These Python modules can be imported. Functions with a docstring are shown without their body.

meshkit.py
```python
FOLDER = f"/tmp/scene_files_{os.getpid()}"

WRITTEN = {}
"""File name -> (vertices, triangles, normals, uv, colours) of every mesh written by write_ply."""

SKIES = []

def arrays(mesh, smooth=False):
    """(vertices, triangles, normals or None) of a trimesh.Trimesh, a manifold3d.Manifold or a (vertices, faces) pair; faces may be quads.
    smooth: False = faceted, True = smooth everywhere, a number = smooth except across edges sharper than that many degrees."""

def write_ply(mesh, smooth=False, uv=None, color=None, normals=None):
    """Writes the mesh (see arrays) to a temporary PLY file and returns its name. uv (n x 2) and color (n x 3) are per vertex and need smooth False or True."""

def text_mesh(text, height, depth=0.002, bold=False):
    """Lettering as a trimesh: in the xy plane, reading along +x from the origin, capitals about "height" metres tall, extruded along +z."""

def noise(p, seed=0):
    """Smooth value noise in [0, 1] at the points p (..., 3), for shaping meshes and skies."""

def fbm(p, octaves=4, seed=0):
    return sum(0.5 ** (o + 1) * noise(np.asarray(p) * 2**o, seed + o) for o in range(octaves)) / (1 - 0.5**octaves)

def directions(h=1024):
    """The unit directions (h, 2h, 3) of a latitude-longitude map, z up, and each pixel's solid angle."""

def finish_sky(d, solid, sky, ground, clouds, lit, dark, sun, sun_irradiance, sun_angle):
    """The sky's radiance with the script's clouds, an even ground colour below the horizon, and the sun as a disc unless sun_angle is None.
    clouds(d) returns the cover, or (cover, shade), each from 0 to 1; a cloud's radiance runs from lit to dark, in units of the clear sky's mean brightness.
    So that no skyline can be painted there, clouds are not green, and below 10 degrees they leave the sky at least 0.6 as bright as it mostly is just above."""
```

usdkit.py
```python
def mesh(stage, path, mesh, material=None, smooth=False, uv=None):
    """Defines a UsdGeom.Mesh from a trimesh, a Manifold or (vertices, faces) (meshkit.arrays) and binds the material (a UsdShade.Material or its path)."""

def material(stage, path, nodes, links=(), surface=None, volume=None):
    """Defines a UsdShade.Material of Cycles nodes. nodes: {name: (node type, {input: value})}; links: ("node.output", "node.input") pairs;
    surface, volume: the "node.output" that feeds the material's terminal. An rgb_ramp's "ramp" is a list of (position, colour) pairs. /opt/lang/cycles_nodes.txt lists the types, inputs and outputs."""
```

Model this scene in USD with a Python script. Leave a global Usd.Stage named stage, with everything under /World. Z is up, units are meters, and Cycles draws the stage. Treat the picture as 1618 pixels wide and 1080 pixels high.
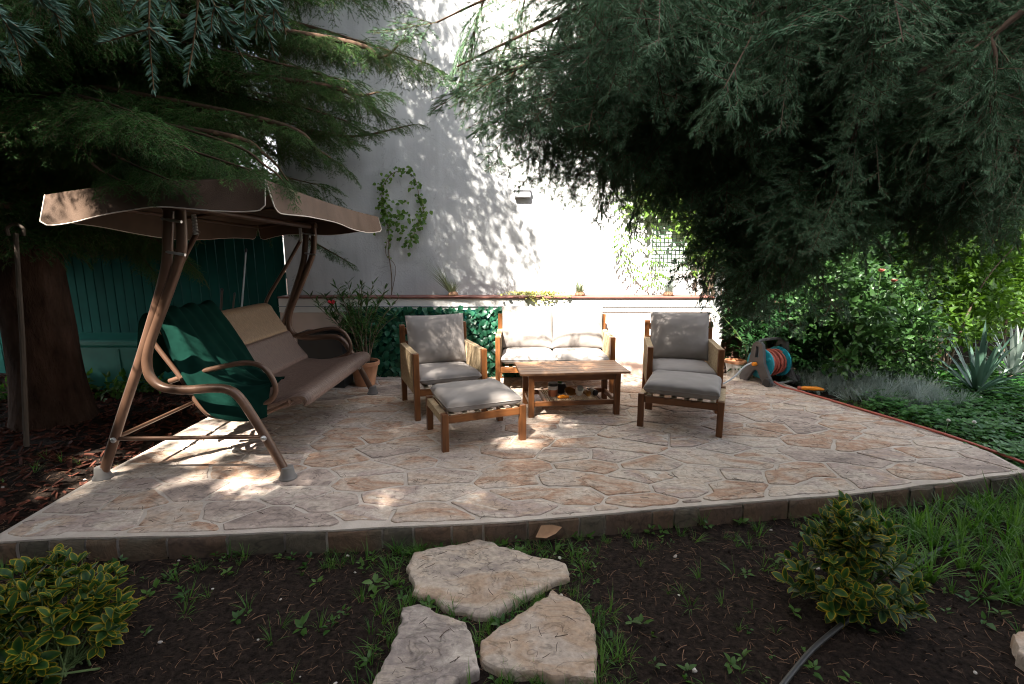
import math, random
import numpy as np
import trimesh
import usdkit, meshkit
from scipy.spatial import Voronoi
from scipy.spatial.transform import Rotation as Rot
from shapely.geometry import Polygon, Point, box as sbox, LineString
from pxr import Usd, UsdGeom, UsdLux, UsdShade, Gf, Sdf, Vt

stage = Usd.Stage.CreateInMemory()
UsdGeom.SetStageUpAxis(stage, "Z")
UsdGeom.Xform.Define(stage, "/World")
RNG = np.random.default_rng(7)
random.seed(7)

# ------------------------------------------------------------------ camera, sky, sun
CAM_H, PITCH, FPX = 1.5, math.radians(10.0), 780.0
cam = UsdGeom.Camera.Define(stage, "/World/camera")
cam.CreateHorizontalApertureAttr(36.0)
cam.CreateFocalLengthAttr(36.0 * FPX / 1618.0)
cam.CreateClippingRangeAttr((0.05, 1000.0))
cam.AddTranslateOp().Set((0, 0, CAM_H))
cam.AddRotateXOp().Set(90.0 - math.degrees(PITCH))
cam.CreateExposureAttr(2.78)

SUN = np.array([-0.24, -0.567, 0.788]); SUN /= np.linalg.norm(SUN)
usdkit.material(stage, "/World/Looks/sky", {
    "s": ("sky_texture", {"sky_type": "single_scattering", "sun_disc": False, "sun_elevation": float(math.asin(SUN[2])), "sun_rotation": float(math.atan2(SUN[0], SUN[1])), "aerosol_density": 1.2}),
    "tc": ("texture_coordinate", {}), "n": ("noise_texture", {"scale": 2.2, "detail": 5.0, "roughness": 0.6}), "r": ("rgb_ramp", {"ramp": [(0.38, (0.25, 0.25, 0.25)), (0.60, (1, 1, 1))]}),
    "h": ("hsv", {"hue": 0.5, "saturation": 0.12, "value": 1.2, "fac": 1.0}), "w": ("mix", {"mix_type": "multiply", "fac": 1.0, "color2": (1.0, 0.97, 0.93)}), "m": ("mix", {}),
    "b": ("background_shader", {"strength": 0.10})}, [("tc.generated", "n.vector"), ("n.fac", "r.fac"), ("s.color", "h.color"), ("h.color", "w.color1"), ("r.color", "m.fac"), ("s.color", "m.color1"), ("w.color", "m.color2"), ("m.color", "b.color")], surface="b.background")
dome = UsdLux.DomeLight.Define(stage, "/World/sky")
UsdShade.MaterialBindingAPI.Apply(dome.GetPrim()).Bind(UsdShade.Material.Get(stage, "/World/Looks/sky"))
dome.GetPrim().SetCustomDataByKey("kind", "structure")
sun = UsdLux.DistantLight.Define(stage, "/World/sun")
sun.CreateIntensityAttr(1.2); sun.CreateAngleAttr(0.53); sun.CreateColorAttr((1.0, 0.94, 0.84)); sun.CreateNormalizeAttr(True)
_r = Rot.align_vectors([SUN], [[0, 0, 1]])[0].as_quat()
sun.AddOrientOp().Set(Gf.Quatf(float(_r[3]), float(_r[0]), float(_r[1]), float(_r[2])))

# ------------------------------------------------------------------ helpers
def at(px, py, Y=None, z=None, X=None):
    """the point of the place seen at a pixel of the 1618 x 1080 photograph, at a known depth, height or side distance"""
    d = np.array([(px - 809) / FPX, math.cos(PITCH) + (540 - py) / FPX * math.sin(PITCH), -math.sin(PITCH) + (540 - py) / FPX * math.cos(PITCH)])
    t = Y / d[1] if Y is not None else (z - CAM_H) / d[2] if z is not None else X / d[0]
    return np.array([0, 0, CAM_H]) + t * d

_used = {}
def numbered(name, parent="/World"):
    k = (parent, name); n = _used.get(k, 0); _used[k] = n + 1
    return f"{parent}/{name}" if n == 0 else f"{parent}/{name}_{n:03d}"

def keys(prim, label=None, cat=None, group=None, kind=None):
    for k, v in (("label", label), ("category", cat), ("group", group), ("kind", kind)):
        if v: prim.SetCustomDataByKey(k, v)
    return prim

def pp(parent): return "/World" if parent is None else str(parent.GetPath())

def obj(name, mesh, mat, parent=None, smooth=False, uv=None, **kw):
    m = usdkit.mesh(stage, numbered(name, pp(parent)), mesh, M[mat] if isinstance(mat, str) else mat, smooth, uv)
    return keys(m.GetPrim(), **kw)

def thing(name, label, cat, loc=(0, 0, 0), rotz=0.0, group=None):
    x = UsdGeom.Xform.Define(stage, numbered(name))
    x.AddTranslateOp().Set(tuple(map(float, loc))); x.AddRotateZOp().Set(float(math.degrees(rotz)))
    return keys(x.GetPrim(), label, cat, group)

def dup(root, name, label, loc, rotz, group=None):
    x = UsdGeom.Xform.Define(stage, numbered(name))
    x.GetPrim().GetReferences().AddInternalReference(root.GetPath())
    x.ClearXformOpOrder()
    x.GetPrim().GetAttribute("xformOp:translate").Set(tuple(map(float, loc))); x.GetPrim().GetAttribute("xformOp:rotateZ").Set(float(math.degrees(rotz)))
    x.GetPrim().GetAttribute("xformOpOrder").Set(["xformOp:translate", "xformOp:rotateZ"])
    x.GetPrim().SetInstanceable(True)
    return keys(x.GetPrim(), label, None, group)

def cat(*ms):
    vs, fs, n = [], [], 0
    for m in ms:
        v, f = (m.vertices, m.faces) if hasattr(m, "faces") else m
        v, f = np.asarray(v, float), np.asarray(f, int)
        if f.shape[1] == 4: f = np.vstack([f[:, [0, 1, 2]], f[:, [0, 2, 3]]])
        vs.append(v); fs.append(f + n); n += len(v)
    return np.vstack(vs), np.vstack(fs)

def bx(x0, x1, y0, y1, z0, z1, c=0.004):
    """box with chamfered edges"""
    e = np.array([x1 - x0, y1 - y0, z1 - z0]) / 2; o = np.array([x0 + x1, y0 + y1, z0 + z1]) / 2
    c = min(c, e.min() * 0.45)
    if c <= 0:
        b = trimesh.creation.box(extents=2 * e); b.apply_translation(o); return np.array(b.vertices), np.array(b.faces)
    pts = []
    for s in np.ndindex(2, 2, 2):
        sg = np.array(s) * 2 - 1
        for a in range(3):
            p = e - c; p[a] = e[a]; pts.append(sg * p)
    h = trimesh.convex.convex_hull(np.array(pts)); h.apply_translation(o)
    return np.array(h.vertices), np.array(h.faces)

def place(m, R=None, t=(0, 0, 0)):
    v, f = m
    return (np.asarray(v) if R is None else np.asarray(v) @ np.asarray(R).T) + np.asarray(t), f

def rotz(a): return np.array([[math.cos(a), -math.sin(a), 0], [math.sin(a), math.cos(a), 0], [0, 0, 1]])
def rotx(a): return np.array([[1, 0, 0], [0, math.cos(a), -math.sin(a)], [0, math.sin(a), math.cos(a)]])
def roty(a): return np.array([[math.cos(a), 0, math.sin(a)], [0, 1, 0], [-math.sin(a), 0, math.cos(a)]])
def unit(v): v = np.asarray(v, float); return v / max(np.linalg.norm(v), 1e-9)

def curve(pts, n=8):
    """Catmull-Rom through the points"""
    p = np.asarray(pts, float); p = np.vstack([2 * p[0] - p[1], p, 2 * p[-1] - p[-2]]); out = []
    for i in range(1, len(p) - 2):
        for t in np.linspace(0, 1, n, endpoint=False):
            out.append(0.5 * (2 * p[i] + (p[i + 1] - p[i - 1]) * t + (2 * p[i - 1] - 5 * p[i] + 4 * p[i + 1] - p[i + 2]) * t * t + (3 * p[i] - p[i - 1] - 3 * p[i + 1] + p[i + 2]) * t ** 3))
    out.append(p[-2]); return np.array(out)

def tube(pts, r, n=8, closed=False):
    p = np.asarray(pts, float); k = len(p); r = np.broadcast_to(np.asarray(r, float), (k,))
    t = np.roll(p, -1, 0) - np.roll(p, 1, 0) if closed else np.gradient(p, axis=0)
    t /= np.maximum(np.linalg.norm(t, axis=1, keepdims=True), 1e-9)
    u = np.cross(t[0], [0.13, 0.21, 1.0]);
    if np.linalg.norm(u) < 0.05: u = np.cross(t[0], [1.0, 0.2, 0.1])
    u = unit(u); rings = []
    a = np.linspace(0, 2 * np.pi, n, endpoint=False)
    for i in range(k):
        u = unit(u - t[i] * np.dot(u, t[i])); w = np.cross(t[i], u)
        rings.append(p[i] + r[i] * (np.cos(a)[:, None] * u + np.sin(a)[:, None] * w))
    v = np.vstack(rings); f = []
    j = np.arange(n); j1 = (j + 1) % n
    for i in range(k if closed else k - 1):
        b0, b1 = i * n, ((i + 1) % k) * n
        f += [np.stack([b0 + j, b0 + j1, b1 + j1], 1), np.stack([b0 + j, b1 + j1, b1 + j], 1)]
    if not closed:
        v = np.vstack([v, p[:1], p[-1:]]); a0, a1 = len(v) - 2, len(v) - 1
        f += [np.stack([np.full(n, a0), j1, j], 1), np.stack([np.full(n, a1), (k - 1) * n + j, (k - 1) * n + j1], 1)]
    return v, np.vstack(f)

def lathe(prof, n=20, c=(0, 0, 0)):
    """revolves (r, z) pairs round the z axis"""
    prof = np.asarray(prof, float); a = np.linspace(0, 2 * np.pi, n, endpoint=False); k = len(prof)
    v = np.concatenate([np.stack([r * np.cos(a), r * np.sin(a), np.full(n, z)], 1) for r, z in prof]) + np.asarray(c)
    j = np.arange(n); j1 = (j + 1) % n; f = []
    for i in range(k - 1):
        f += [np.stack([i * n + j, i * n + j1, (i + 1) * n + j1], 1), np.stack([i * n + j, (i + 1) * n + j1, (i + 1) * n + j], 1)]
    return v, np.vstack(f)

def grid(P):
    """(a, b, 3) points to a quad sheet"""
    a, b = P.shape[:2]; i, j = np.meshgrid(np.arange(a - 1), np.arange(b - 1), indexing="ij"); q = (i * b + j).ravel()
    return P.reshape(-1, 3), np.vstack([np.stack([q, q + b, q + b + 1], 1), np.stack([q, q + b + 1, q + 1], 1)])

def prism(poly, z0, z1):
    m = trimesh.creation.extrude_polygon(poly, z1 - z0, engine="earcut"); m.apply_translation((0, 0, z0)); return np.array(m.vertices), np.array(m.faces)

def cushion(w, d, h, n=26, pow_=6.0, ex=0.42, puff=0.25, wr=0.007, seed=0, pinch=0.0):
    """soft pad centred at the origin; width along x, depth along y; returns the pad and the line of its seam"""
    s = np.linspace(-1, 1, n); s = np.sign(s) * (1 - (1 - np.abs(s)) ** 1.7)
    U, V = np.meshgrid(s, s, indexing="ij")
    e = (np.clip(1 - np.abs(U) ** pow_, 0, 1) * np.clip(1 - np.abs(V) ** pow_, 0, 1)) ** ex
    dome_ = (1 - puff) + puff * (1 - U ** 2) * (1 - V ** 2)
    bow = 1 - pinch * (1 - V ** 2) * np.abs(U) ** 2; bow2 = 1 - pinch * (1 - U ** 2) * np.abs(V) ** 2
    X, Y = U * w / 2 * bow, V * d / 2 * bow2
    out = []
    for sgn in (1, -1):
        P = np.stack([X, Y, sgn * h / 2 * e * dome_], -1)
        nz = meshkit.fbm(np.stack([X * 9, Y * 9, np.full_like(X, sgn * 3.0 + seed)], -1), 3, seed) - 0.5
        rad = np.sin(np.arctan2(np.abs(V) + 1e-3, np.abs(U) + 1e-3) * 14 + seed) * (np.abs(U * V) ** 2) * 0.9
        P[..., 2] += sgn * (nz * 2 * wr + rad * wr) * np.minimum(1, e * 1.4)
        out.append(grid(P) if sgn > 0 else (grid(P)[0], grid(P)[1][:, ::-1]))
    ring = np.concatenate([np.stack([X[:, 0], Y[:, 0]], 1), np.stack([X[-1, 1:], Y[-1, 1:]], 1), np.stack([X[-2::-1, -1], Y[-2::-1, -1]], 1), np.stack([X[0, -2:0:-1], Y[0, -2:0:-1]], 1)])
    return cat(*out), np.column_stack([ring, np.zeros(len(ring))])

def frames(dirs, ups):
    """rotation matrices whose x axis is dir and whose z axis is nearest to up"""
    x = np.asarray(dirs, float); x = x / np.linalg.norm(x, axis=1, keepdims=True); u = np.asarray(ups, float)
    y = np.cross(u, x); y /= np.maximum(np.linalg.norm(y, axis=1, keepdims=True), 1e-6); z = np.cross(x, y)
    return np.stack([x, y, z], 2)

def scatter(name, protos, pos, mats, scales, which, parent=None, **kw):
    """a PointInstancer of the prototype meshes [(name, mesh, material, smooth)]"""
    path = numbered(name, pp(parent)); pi = UsdGeom.PointInstancer.Define(stage, path)
    for i, (pn, mesh, mat, sm) in enumerate(protos):
        uv = None
        if isinstance(mesh[0], tuple): mesh, uv = mesh
        pr = usdkit.mesh(stage, f"{path}/{pn}_{i:03d}", mesh, M[mat], sm, uv); pi.CreatePrototypesRel().AddTarget(pr.GetPath())
    q = Rot.from_matrix(np.asarray(mats)).as_quat()
    pi.CreatePositionsAttr(Vt.Vec3fArray.FromNumpy(np.asarray(pos, np.float32)))
    pi.CreateOrientationsAttr(Vt.QuathArray([Gf.Quath(float(a[3]), float(a[0]), float(a[1]), float(a[2])) for a in q]))
    s = np.asarray(scales, np.float32); s = np.repeat(s[:, None], 3, 1) if s.ndim == 1 else s
    pi.CreateScalesAttr(Vt.Vec3fArray.FromNumpy(np.ascontiguousarray(s)))
    pi.CreateProtoIndicesAttr(Vt.IntArray.FromNumpy(np.asarray(which, np.int32)))
    return keys(pi.GetPrim(), kind="stuff", **kw)

# ------------------------------------------------------------------ materials
M = {}
def mat(name, nodes, links, surface="p.BSDF", **kw): M[name] = usdkit.material(stage, f"/World/Looks/{name}", nodes, links, surface, **kw)

def noisy(name, c0, c1, scale=8.0, rough=0.6, bump=0.0, bscale=60.0, per=0.0, coord="object", detail=4.0, stretch=None, spec=0.5, dist=0.01, **extra):
    """two colours mixed by noise, with fine relief and (per) a shift of tone from one object to the next"""
    n = {"tc": ("texture_coordinate", {}), "mp": ("mapping", {"scale": stretch or (1, 1, 1)}), "n": ("noise_texture", {"scale": scale, "detail": detail, "roughness": 0.6}),
         "r": ("rgb_ramp", {"ramp": [(0.3, c0), (0.7, c1)]}), "p": ("principled_bsdf", {"roughness": rough, "specular_ior_level": spec, **extra})}
    l = [(f"tc.{coord}", "mp.vector"), ("mp.vector", "n.vector"), ("n.fac", "r.fac")]; out = "r.color"
    if per:
        n |= {"oi": ("object_info", {}), "mr": ("map_range", {"from_min": 0.0, "from_max": 1.0, "to_min": 1 - per, "to_max": 1 + per}), "h": ("hsv", {"hue": 0.5, "saturation": 1.0, "fac": 1.0})}
        l += [("oi.random", "mr.value"), ("mr.result", "h.value"), (out, "h.color")]; out = "h.color"
    l.append((out, "p.base_color"))
    if bump:
        n |= {"bn": ("noise_texture", {"scale": bscale, "detail": 5.0, "roughness": 0.65}), "b": ("bump", {"strength": bump, "distance": dist})}
        l += [("mp.vector", "bn.vector"), ("bn.fac", "b.height"), ("b.normal", "p.normal")]
    mat(name, n, l)

def needly(name, c0, c1):
    """needles of varied tone; the twigs of a spray carry uv x = 1 and are brown"""
    mat(name, {"tc": ("texture_coordinate", {}), "sx": ("separate_xyz", {}), "g": ("geometry", {}), "oi": ("object_info", {}), "ad": ("math", {"math_type": "multiply_add", "value2": 0.45}), "r": ("rgb_ramp", {"ramp": [(0.0, c0), (1.0, c1)]}),
               "o2": ("math", {"math_type": "multiply", "value2": 0.55}), "mx": ("mix", {"color2": (0.11, 0.066, 0.04)}), "p": ("principled_bsdf", {"roughness": 0.6, "specular_ior_level": 0.22})},
        [("tc.UV", "sx.vector"), ("g.random_per_island", "ad.value1"), ("oi.random", "o2.value1"), ("o2.value", "ad.value3"), ("ad.value", "r.fac"), ("sx.x", "mx.fac"), ("r.color", "mx.color1"), ("mx.color", "p.base_color")])

def leafy(name, c0, c1, trans=0.3, rough=0.45, per=0.35, spec=0.4, scale=3.0):
    """leaf: tone varies from leaf to leaf and light passes through"""
    mat(name, {"g": ("geometry", {}), "oi": ("object_info", {}), "ad": ("math", {"math_type": "add"}), "fr": ("math", {"math_type": "fraction"}),
               "r": ("rgb_ramp", {"ramp": [(0.0, c0), (1.0, c1)]}), "p": ("principled_bsdf", {"roughness": rough, "specular_ior_level": spec}),
               "t": ("translucent_bsdf", {}), "h": ("hsv", {"hue": 0.49, "saturation": 1.1, "value": 1.5, "fac": 1.0}), "m": ("mix_closure", {"fac": trans})},
        [("oi.random", "ad.value1"), ("g.random_per_island", "ad.value2"), ("ad.value", "fr.value1"), ("fr.value", "r.fac"), ("r.color", "p.base_color"), ("r.color", "h.color"), ("h.color", "t.color"),
         ("p.BSDF", "m.closure1"), ("t.BSDF", "m.closure2")], surface="m.closure")

noisy("soil", (0.010, 0.007, 0.0055), (0.050, 0.034, 0.026), 38, 0.95, 1.0, 110, spec=0.1, dist=0.03)
noisy("mulch", (0.035, 0.011, 0.007), (0.12, 0.040, 0.024), 30, 0.9, 0.6, 60, per=0.5, spec=0.2)
noisy("litter", (0.09, 0.05, 0.03), (0.22, 0.13, 0.08), 30, 0.85, per=0.6, spec=0.2)
noisy("dark_litter", (0.03, 0.017, 0.012), (0.06, 0.035, 0.022), 30, 0.85, per=0.4, spec=0.2)
noisy("mortar", (0.38, 0.32, 0.27), (0.52, 0.45, 0.39), 6, 0.9, 0.6, 90, spec=0.2)
mat("stucco", {"tc": ("texture_coordinate", {}), "m1": ("mapping", {"scale": (2.6, 1.0, 0.30)}), "n": ("noise_texture", {"scale": 1.1, "detail": 8.0, "roughness": 0.6}), "n2": ("noise_texture", {"scale": 1.6, "detail": 6.0, "roughness": 0.65}),
              "n3": ("noise_texture", {"scale": 1.3, "detail": 5.0, "roughness": 0.55, "distortion": 0.8}), "s3": ("math", {"math_type": "subtract", "value2": 0.5}), "a3": ("math", {"math_type": "absolute"}), "c3": ("map_range", {"from_min": 0.0, "from_max": 0.0035, "to_min": 0.72, "to_max": 1.0, "clamp": True}),
              "r": ("rgb_ramp", {"ramp": [(0.3, (0.47, 0.475, 0.49)), (0.7, (0.61, 0.61, 0.61))]}), "k": ("map_range", {"from_min": 0.35, "from_max": 0.6, "to_min": 0.84, "to_max": 1.0, "clamp": True}), "x": ("math", {"math_type": "multiply"}), "h": ("hsv", {"hue": 0.5, "saturation": 1.0, "fac": 1.0}),
              "bn": ("noise_texture", {"scale": 38.0, "detail": 5.0, "roughness": 0.65}), "b": ("bump", {"strength": 0.4, "distance": 0.012}), "p": ("principled_bsdf", {"roughness": 0.92, "specular_ior_level": 0.15})},
    [("tc.object", "n.vector"), ("tc.object", "m1.vector"), ("m1.vector", "n2.vector"), ("tc.object", "n3.vector"), ("tc.object", "bn.vector"), ("n.fac", "r.fac"), ("n2.fac", "k.value"), ("n3.fac", "s3.value1"), ("s3.value", "a3.value1"), ("a3.value", "c3.value"), ("k.result", "x.value1"), ("c3.result", "x.value2"), ("x.value", "h.value"), ("r.color", "h.color"), ("h.color", "p.base_color"), ("bn.fac", "b.height"), ("b.normal", "p.normal")])
noisy("pale_band", (0.62, 0.60, 0.58), (0.72, 0.70, 0.68), 3, 0.85, 0.2, 60, spec=0.2)
noisy("pink_render", (0.56, 0.42, 0.35), (0.66, 0.52, 0.45), 2.5, 0.9, 0.3, 60, spec=0.15)
noisy("brown_render", (0.085, 0.045, 0.035), (0.12, 0.07, 0.055), 3, 0.85, 0.3, 60, spec=0.2)
noisy("coping", (0.13, 0.05, 0.04), (0.22, 0.09, 0.07), 7, 0.6, 0.2, 60)
noisy("grey_metal", (0.22, 0.23, 0.25), (0.32, 0.33, 0.35), 8, 0.4, spec=0.6)
noisy("green_fence", (0.003, 0.050, 0.042), (0.006, 0.075, 0.062), 3, 0.8, 0.1, 40, per=0.15, spec=0.15)
noisy("green_box", (0.008, 0.12, 0.09), (0.015, 0.17, 0.13), 5, 0.45, 0.08, 60)
noisy("bark", (0.022, 0.012, 0.008), (0.075, 0.042, 0.029), 9, 0.95, 1.0, 26, stretch=(1, 1, 0.35), spec=0.1, dist=0.05)
noisy("twig_bark", (0.045, 0.028, 0.018), (0.095, 0.056, 0.034), 30, 0.85, 0.3, 90, spec=0.2)
noisy("twig_pale", (0.16, 0.10, 0.055), (0.26, 0.17, 0.10), 30, 0.85, spec=0.2)
noisy("wood", (0.10, 0.034, 0.009), (0.20, 0.075, 0.022), 5, 0.42, 0.12, 60, per=0.14, stretch=(6, 6, 0.9), spec=0.45)
noisy("wood_long", (0.10, 0.034, 0.009), (0.20, 0.075, 0.022), 5, 0.42, 0.12, 60, per=0.14, stretch=(0.9, 7, 7), spec=0.45)
noisy("wood_deep", (0.10, 0.034, 0.009), (0.20, 0.075, 0.022), 5, 0.42, 0.12, 60, per=0.14, stretch=(7, 0.9, 7), spec=0.45)
noisy("table_wood", (0.17, 0.08, 0.04), (0.32, 0.165, 0.085), 5, 0.45, 0.15, 60, per=0.16, stretch=(0.9, 9, 9), spec=0.4)
noisy("rope", (0.34, 0.24, 0.14), (0.52, 0.40, 0.26), 40, 0.85, 0.4, 200, spec=0.2)
noisy("webbing", (0.45, 0.36, 0.25), (0.6, 0.5, 0.38), 30, 0.85, spec=0.2)
noisy("frame_brown", (0.078, 0.041, 0.025), (0.115, 0.061, 0.038), 7, 0.38, 0.08, 70, spec=0.5, metallic=0.25)
noisy("foot_plastic", (0.10, 0.09, 0.085), (0.15, 0.14, 0.13), 7, 0.6)
noisy("pot_clay", (0.34, 0.15, 0.075), (0.46, 0.23, 0.12), 7, 0.8, 0.2, 50)
noisy("pot_white", (0.55, 0.53, 0.5), (0.68, 0.66, 0.62), 8, 0.6, 0.2, 50)
noisy("black_plastic", (0.012, 0.012, 0.013), (0.022, 0.022, 0.023), 6, 0.5)
noisy("reel_grey", (0.05, 0.048, 0.05), (0.075, 0.07, 0.072), 9, 0.5)
noisy("reel_teal", (0.005, 0.20, 0.27), (0.01, 0.27, 0.35), 6, 0.4)
noisy("hose_red", (0.30, 0.055, 0.04), (0.42, 0.10, 0.07), 8, 0.45)
noisy("hose_grey", (0.28, 0.30, 0.32), (0.38, 0.40, 0.42), 8, 0.4)
noisy("orange", (0.75, 0.22, 0.01), (0.85, 0.30, 0.02), 8, 0.4)
noisy("blanket", (0.002, 0.014, 0.010), (0.004, 0.024, 0.017), 10, 0.95, 0.3, 300, spec=0.05)
noisy("steel", (0.4, 0.4, 0.4), (0.55, 0.55, 0.55), 10, 0.35, metallic=0.8)
noisy("handle_wood", (0.05, 0.035, 0.025), (0.085, 0.06, 0.042), 10, 0.7, stretch=(8, 8, 0.6))
noisy("canopy", (0.068, 0.043, 0.030), (0.10, 0.063, 0.043), 5, 0.8, 0.35, 160, spec=0.2)
noisy("piping", (0.5, 0.42, 0.36), (0.6, 0.52, 0.45), 9, 0.8)
noisy("dry_leaf", (0.20, 0.10, 0.05), (0.33, 0.19, 0.10), 12, 0.8)
noisy("pebble", (0.35, 0.3, 0.26), (0.6, 0.54, 0.48), 9, 0.85, per=0.3)
noisy("pipe_black", (0.015, 0.014, 0.014), (0.03, 0.028, 0.027), 9, 0.45)
noisy("stem_green", (0.06, 0.10, 0.025), (0.11, 0.15, 0.05), 12, 0.7)
noisy("stem_brown", (0.09, 0.06, 0.04), (0.17, 0.12, 0.08), 12, 0.85)
noisy("trellis", (0.015, 0.05, 0.022), (0.025, 0.07, 0.03), 8, 0.5)
noisy("net_back", (0.28, 0.33, 0.22), (0.36, 0.42, 0.28), 8, 0.7)
noisy("copper", (0.50, 0.20, 0.11), (0.62, 0.28, 0.17), 8, 0.3, metallic=0.7)
noisy("amber", (0.22, 0.09, 0.015), (0.32, 0.14, 0.03), 9, 0.25)
noisy("jar_white", (0.6, 0.62, 0.62), (0.75, 0.76, 0.76), 9, 0.2)
noisy("rose_pink", (0.55, 0.12, 0.10), (0.72, 0.25, 0.20), 12, 0.6)
noisy("red_flower", (0.5, 0.01, 0.02), (0.65, 0.03, 0.04), 12, 0.6)
noisy("clover_white", (0.5, 0.5, 0.45), (0.7, 0.7, 0.66), 12, 0.7)
needly("spruce_blue", (0.070, 0.145, 0.070), (0.165, 0.265, 0.150))
needly("spruce_green", (0.015, 0.055, 0.010), (0.060, 0.150, 0.025))
needly("spruce_near", (0.11, 0.21, 0.155), (0.19, 0.32, 0.245))
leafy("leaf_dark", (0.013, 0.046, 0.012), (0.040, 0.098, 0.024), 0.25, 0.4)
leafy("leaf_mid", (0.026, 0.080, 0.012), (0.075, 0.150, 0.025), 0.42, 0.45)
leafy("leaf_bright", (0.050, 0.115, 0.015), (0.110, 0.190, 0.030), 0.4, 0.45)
leafy("grass", (0.034, 0.105, 0.012), (0.085, 0.180, 0.030), 0.35, 0.5)
leafy("clover", (0.022, 0.095, 0.018), (0.065, 0.170, 0.035), 0.3, 0.5)
leafy("ivy", (0.004, 0.042, 0.022), (0.020, 0.105, 0.055), 0.15, 0.35)
leafy("oleander", (0.025, 0.065, 0.014), (0.060, 0.125, 0.030), 0.25, 0.4)
leafy("yucca", (0.040, 0.085, 0.060), (0.070, 0.125, 0.090), 0.15, 0.45)
leafy("silver", (0.18, 0.23, 0.20), (0.32, 0.37, 0.33), 0.15, 0.7)
leafy("lavender", (0.10, 0.13, 0.06), (0.20, 0.22, 0.12), 0.2, 0.7)
leafy("sedum", (0.20, 0.22, 0.05), (0.34, 0.33, 0.10), 0.25, 0.5)

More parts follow.
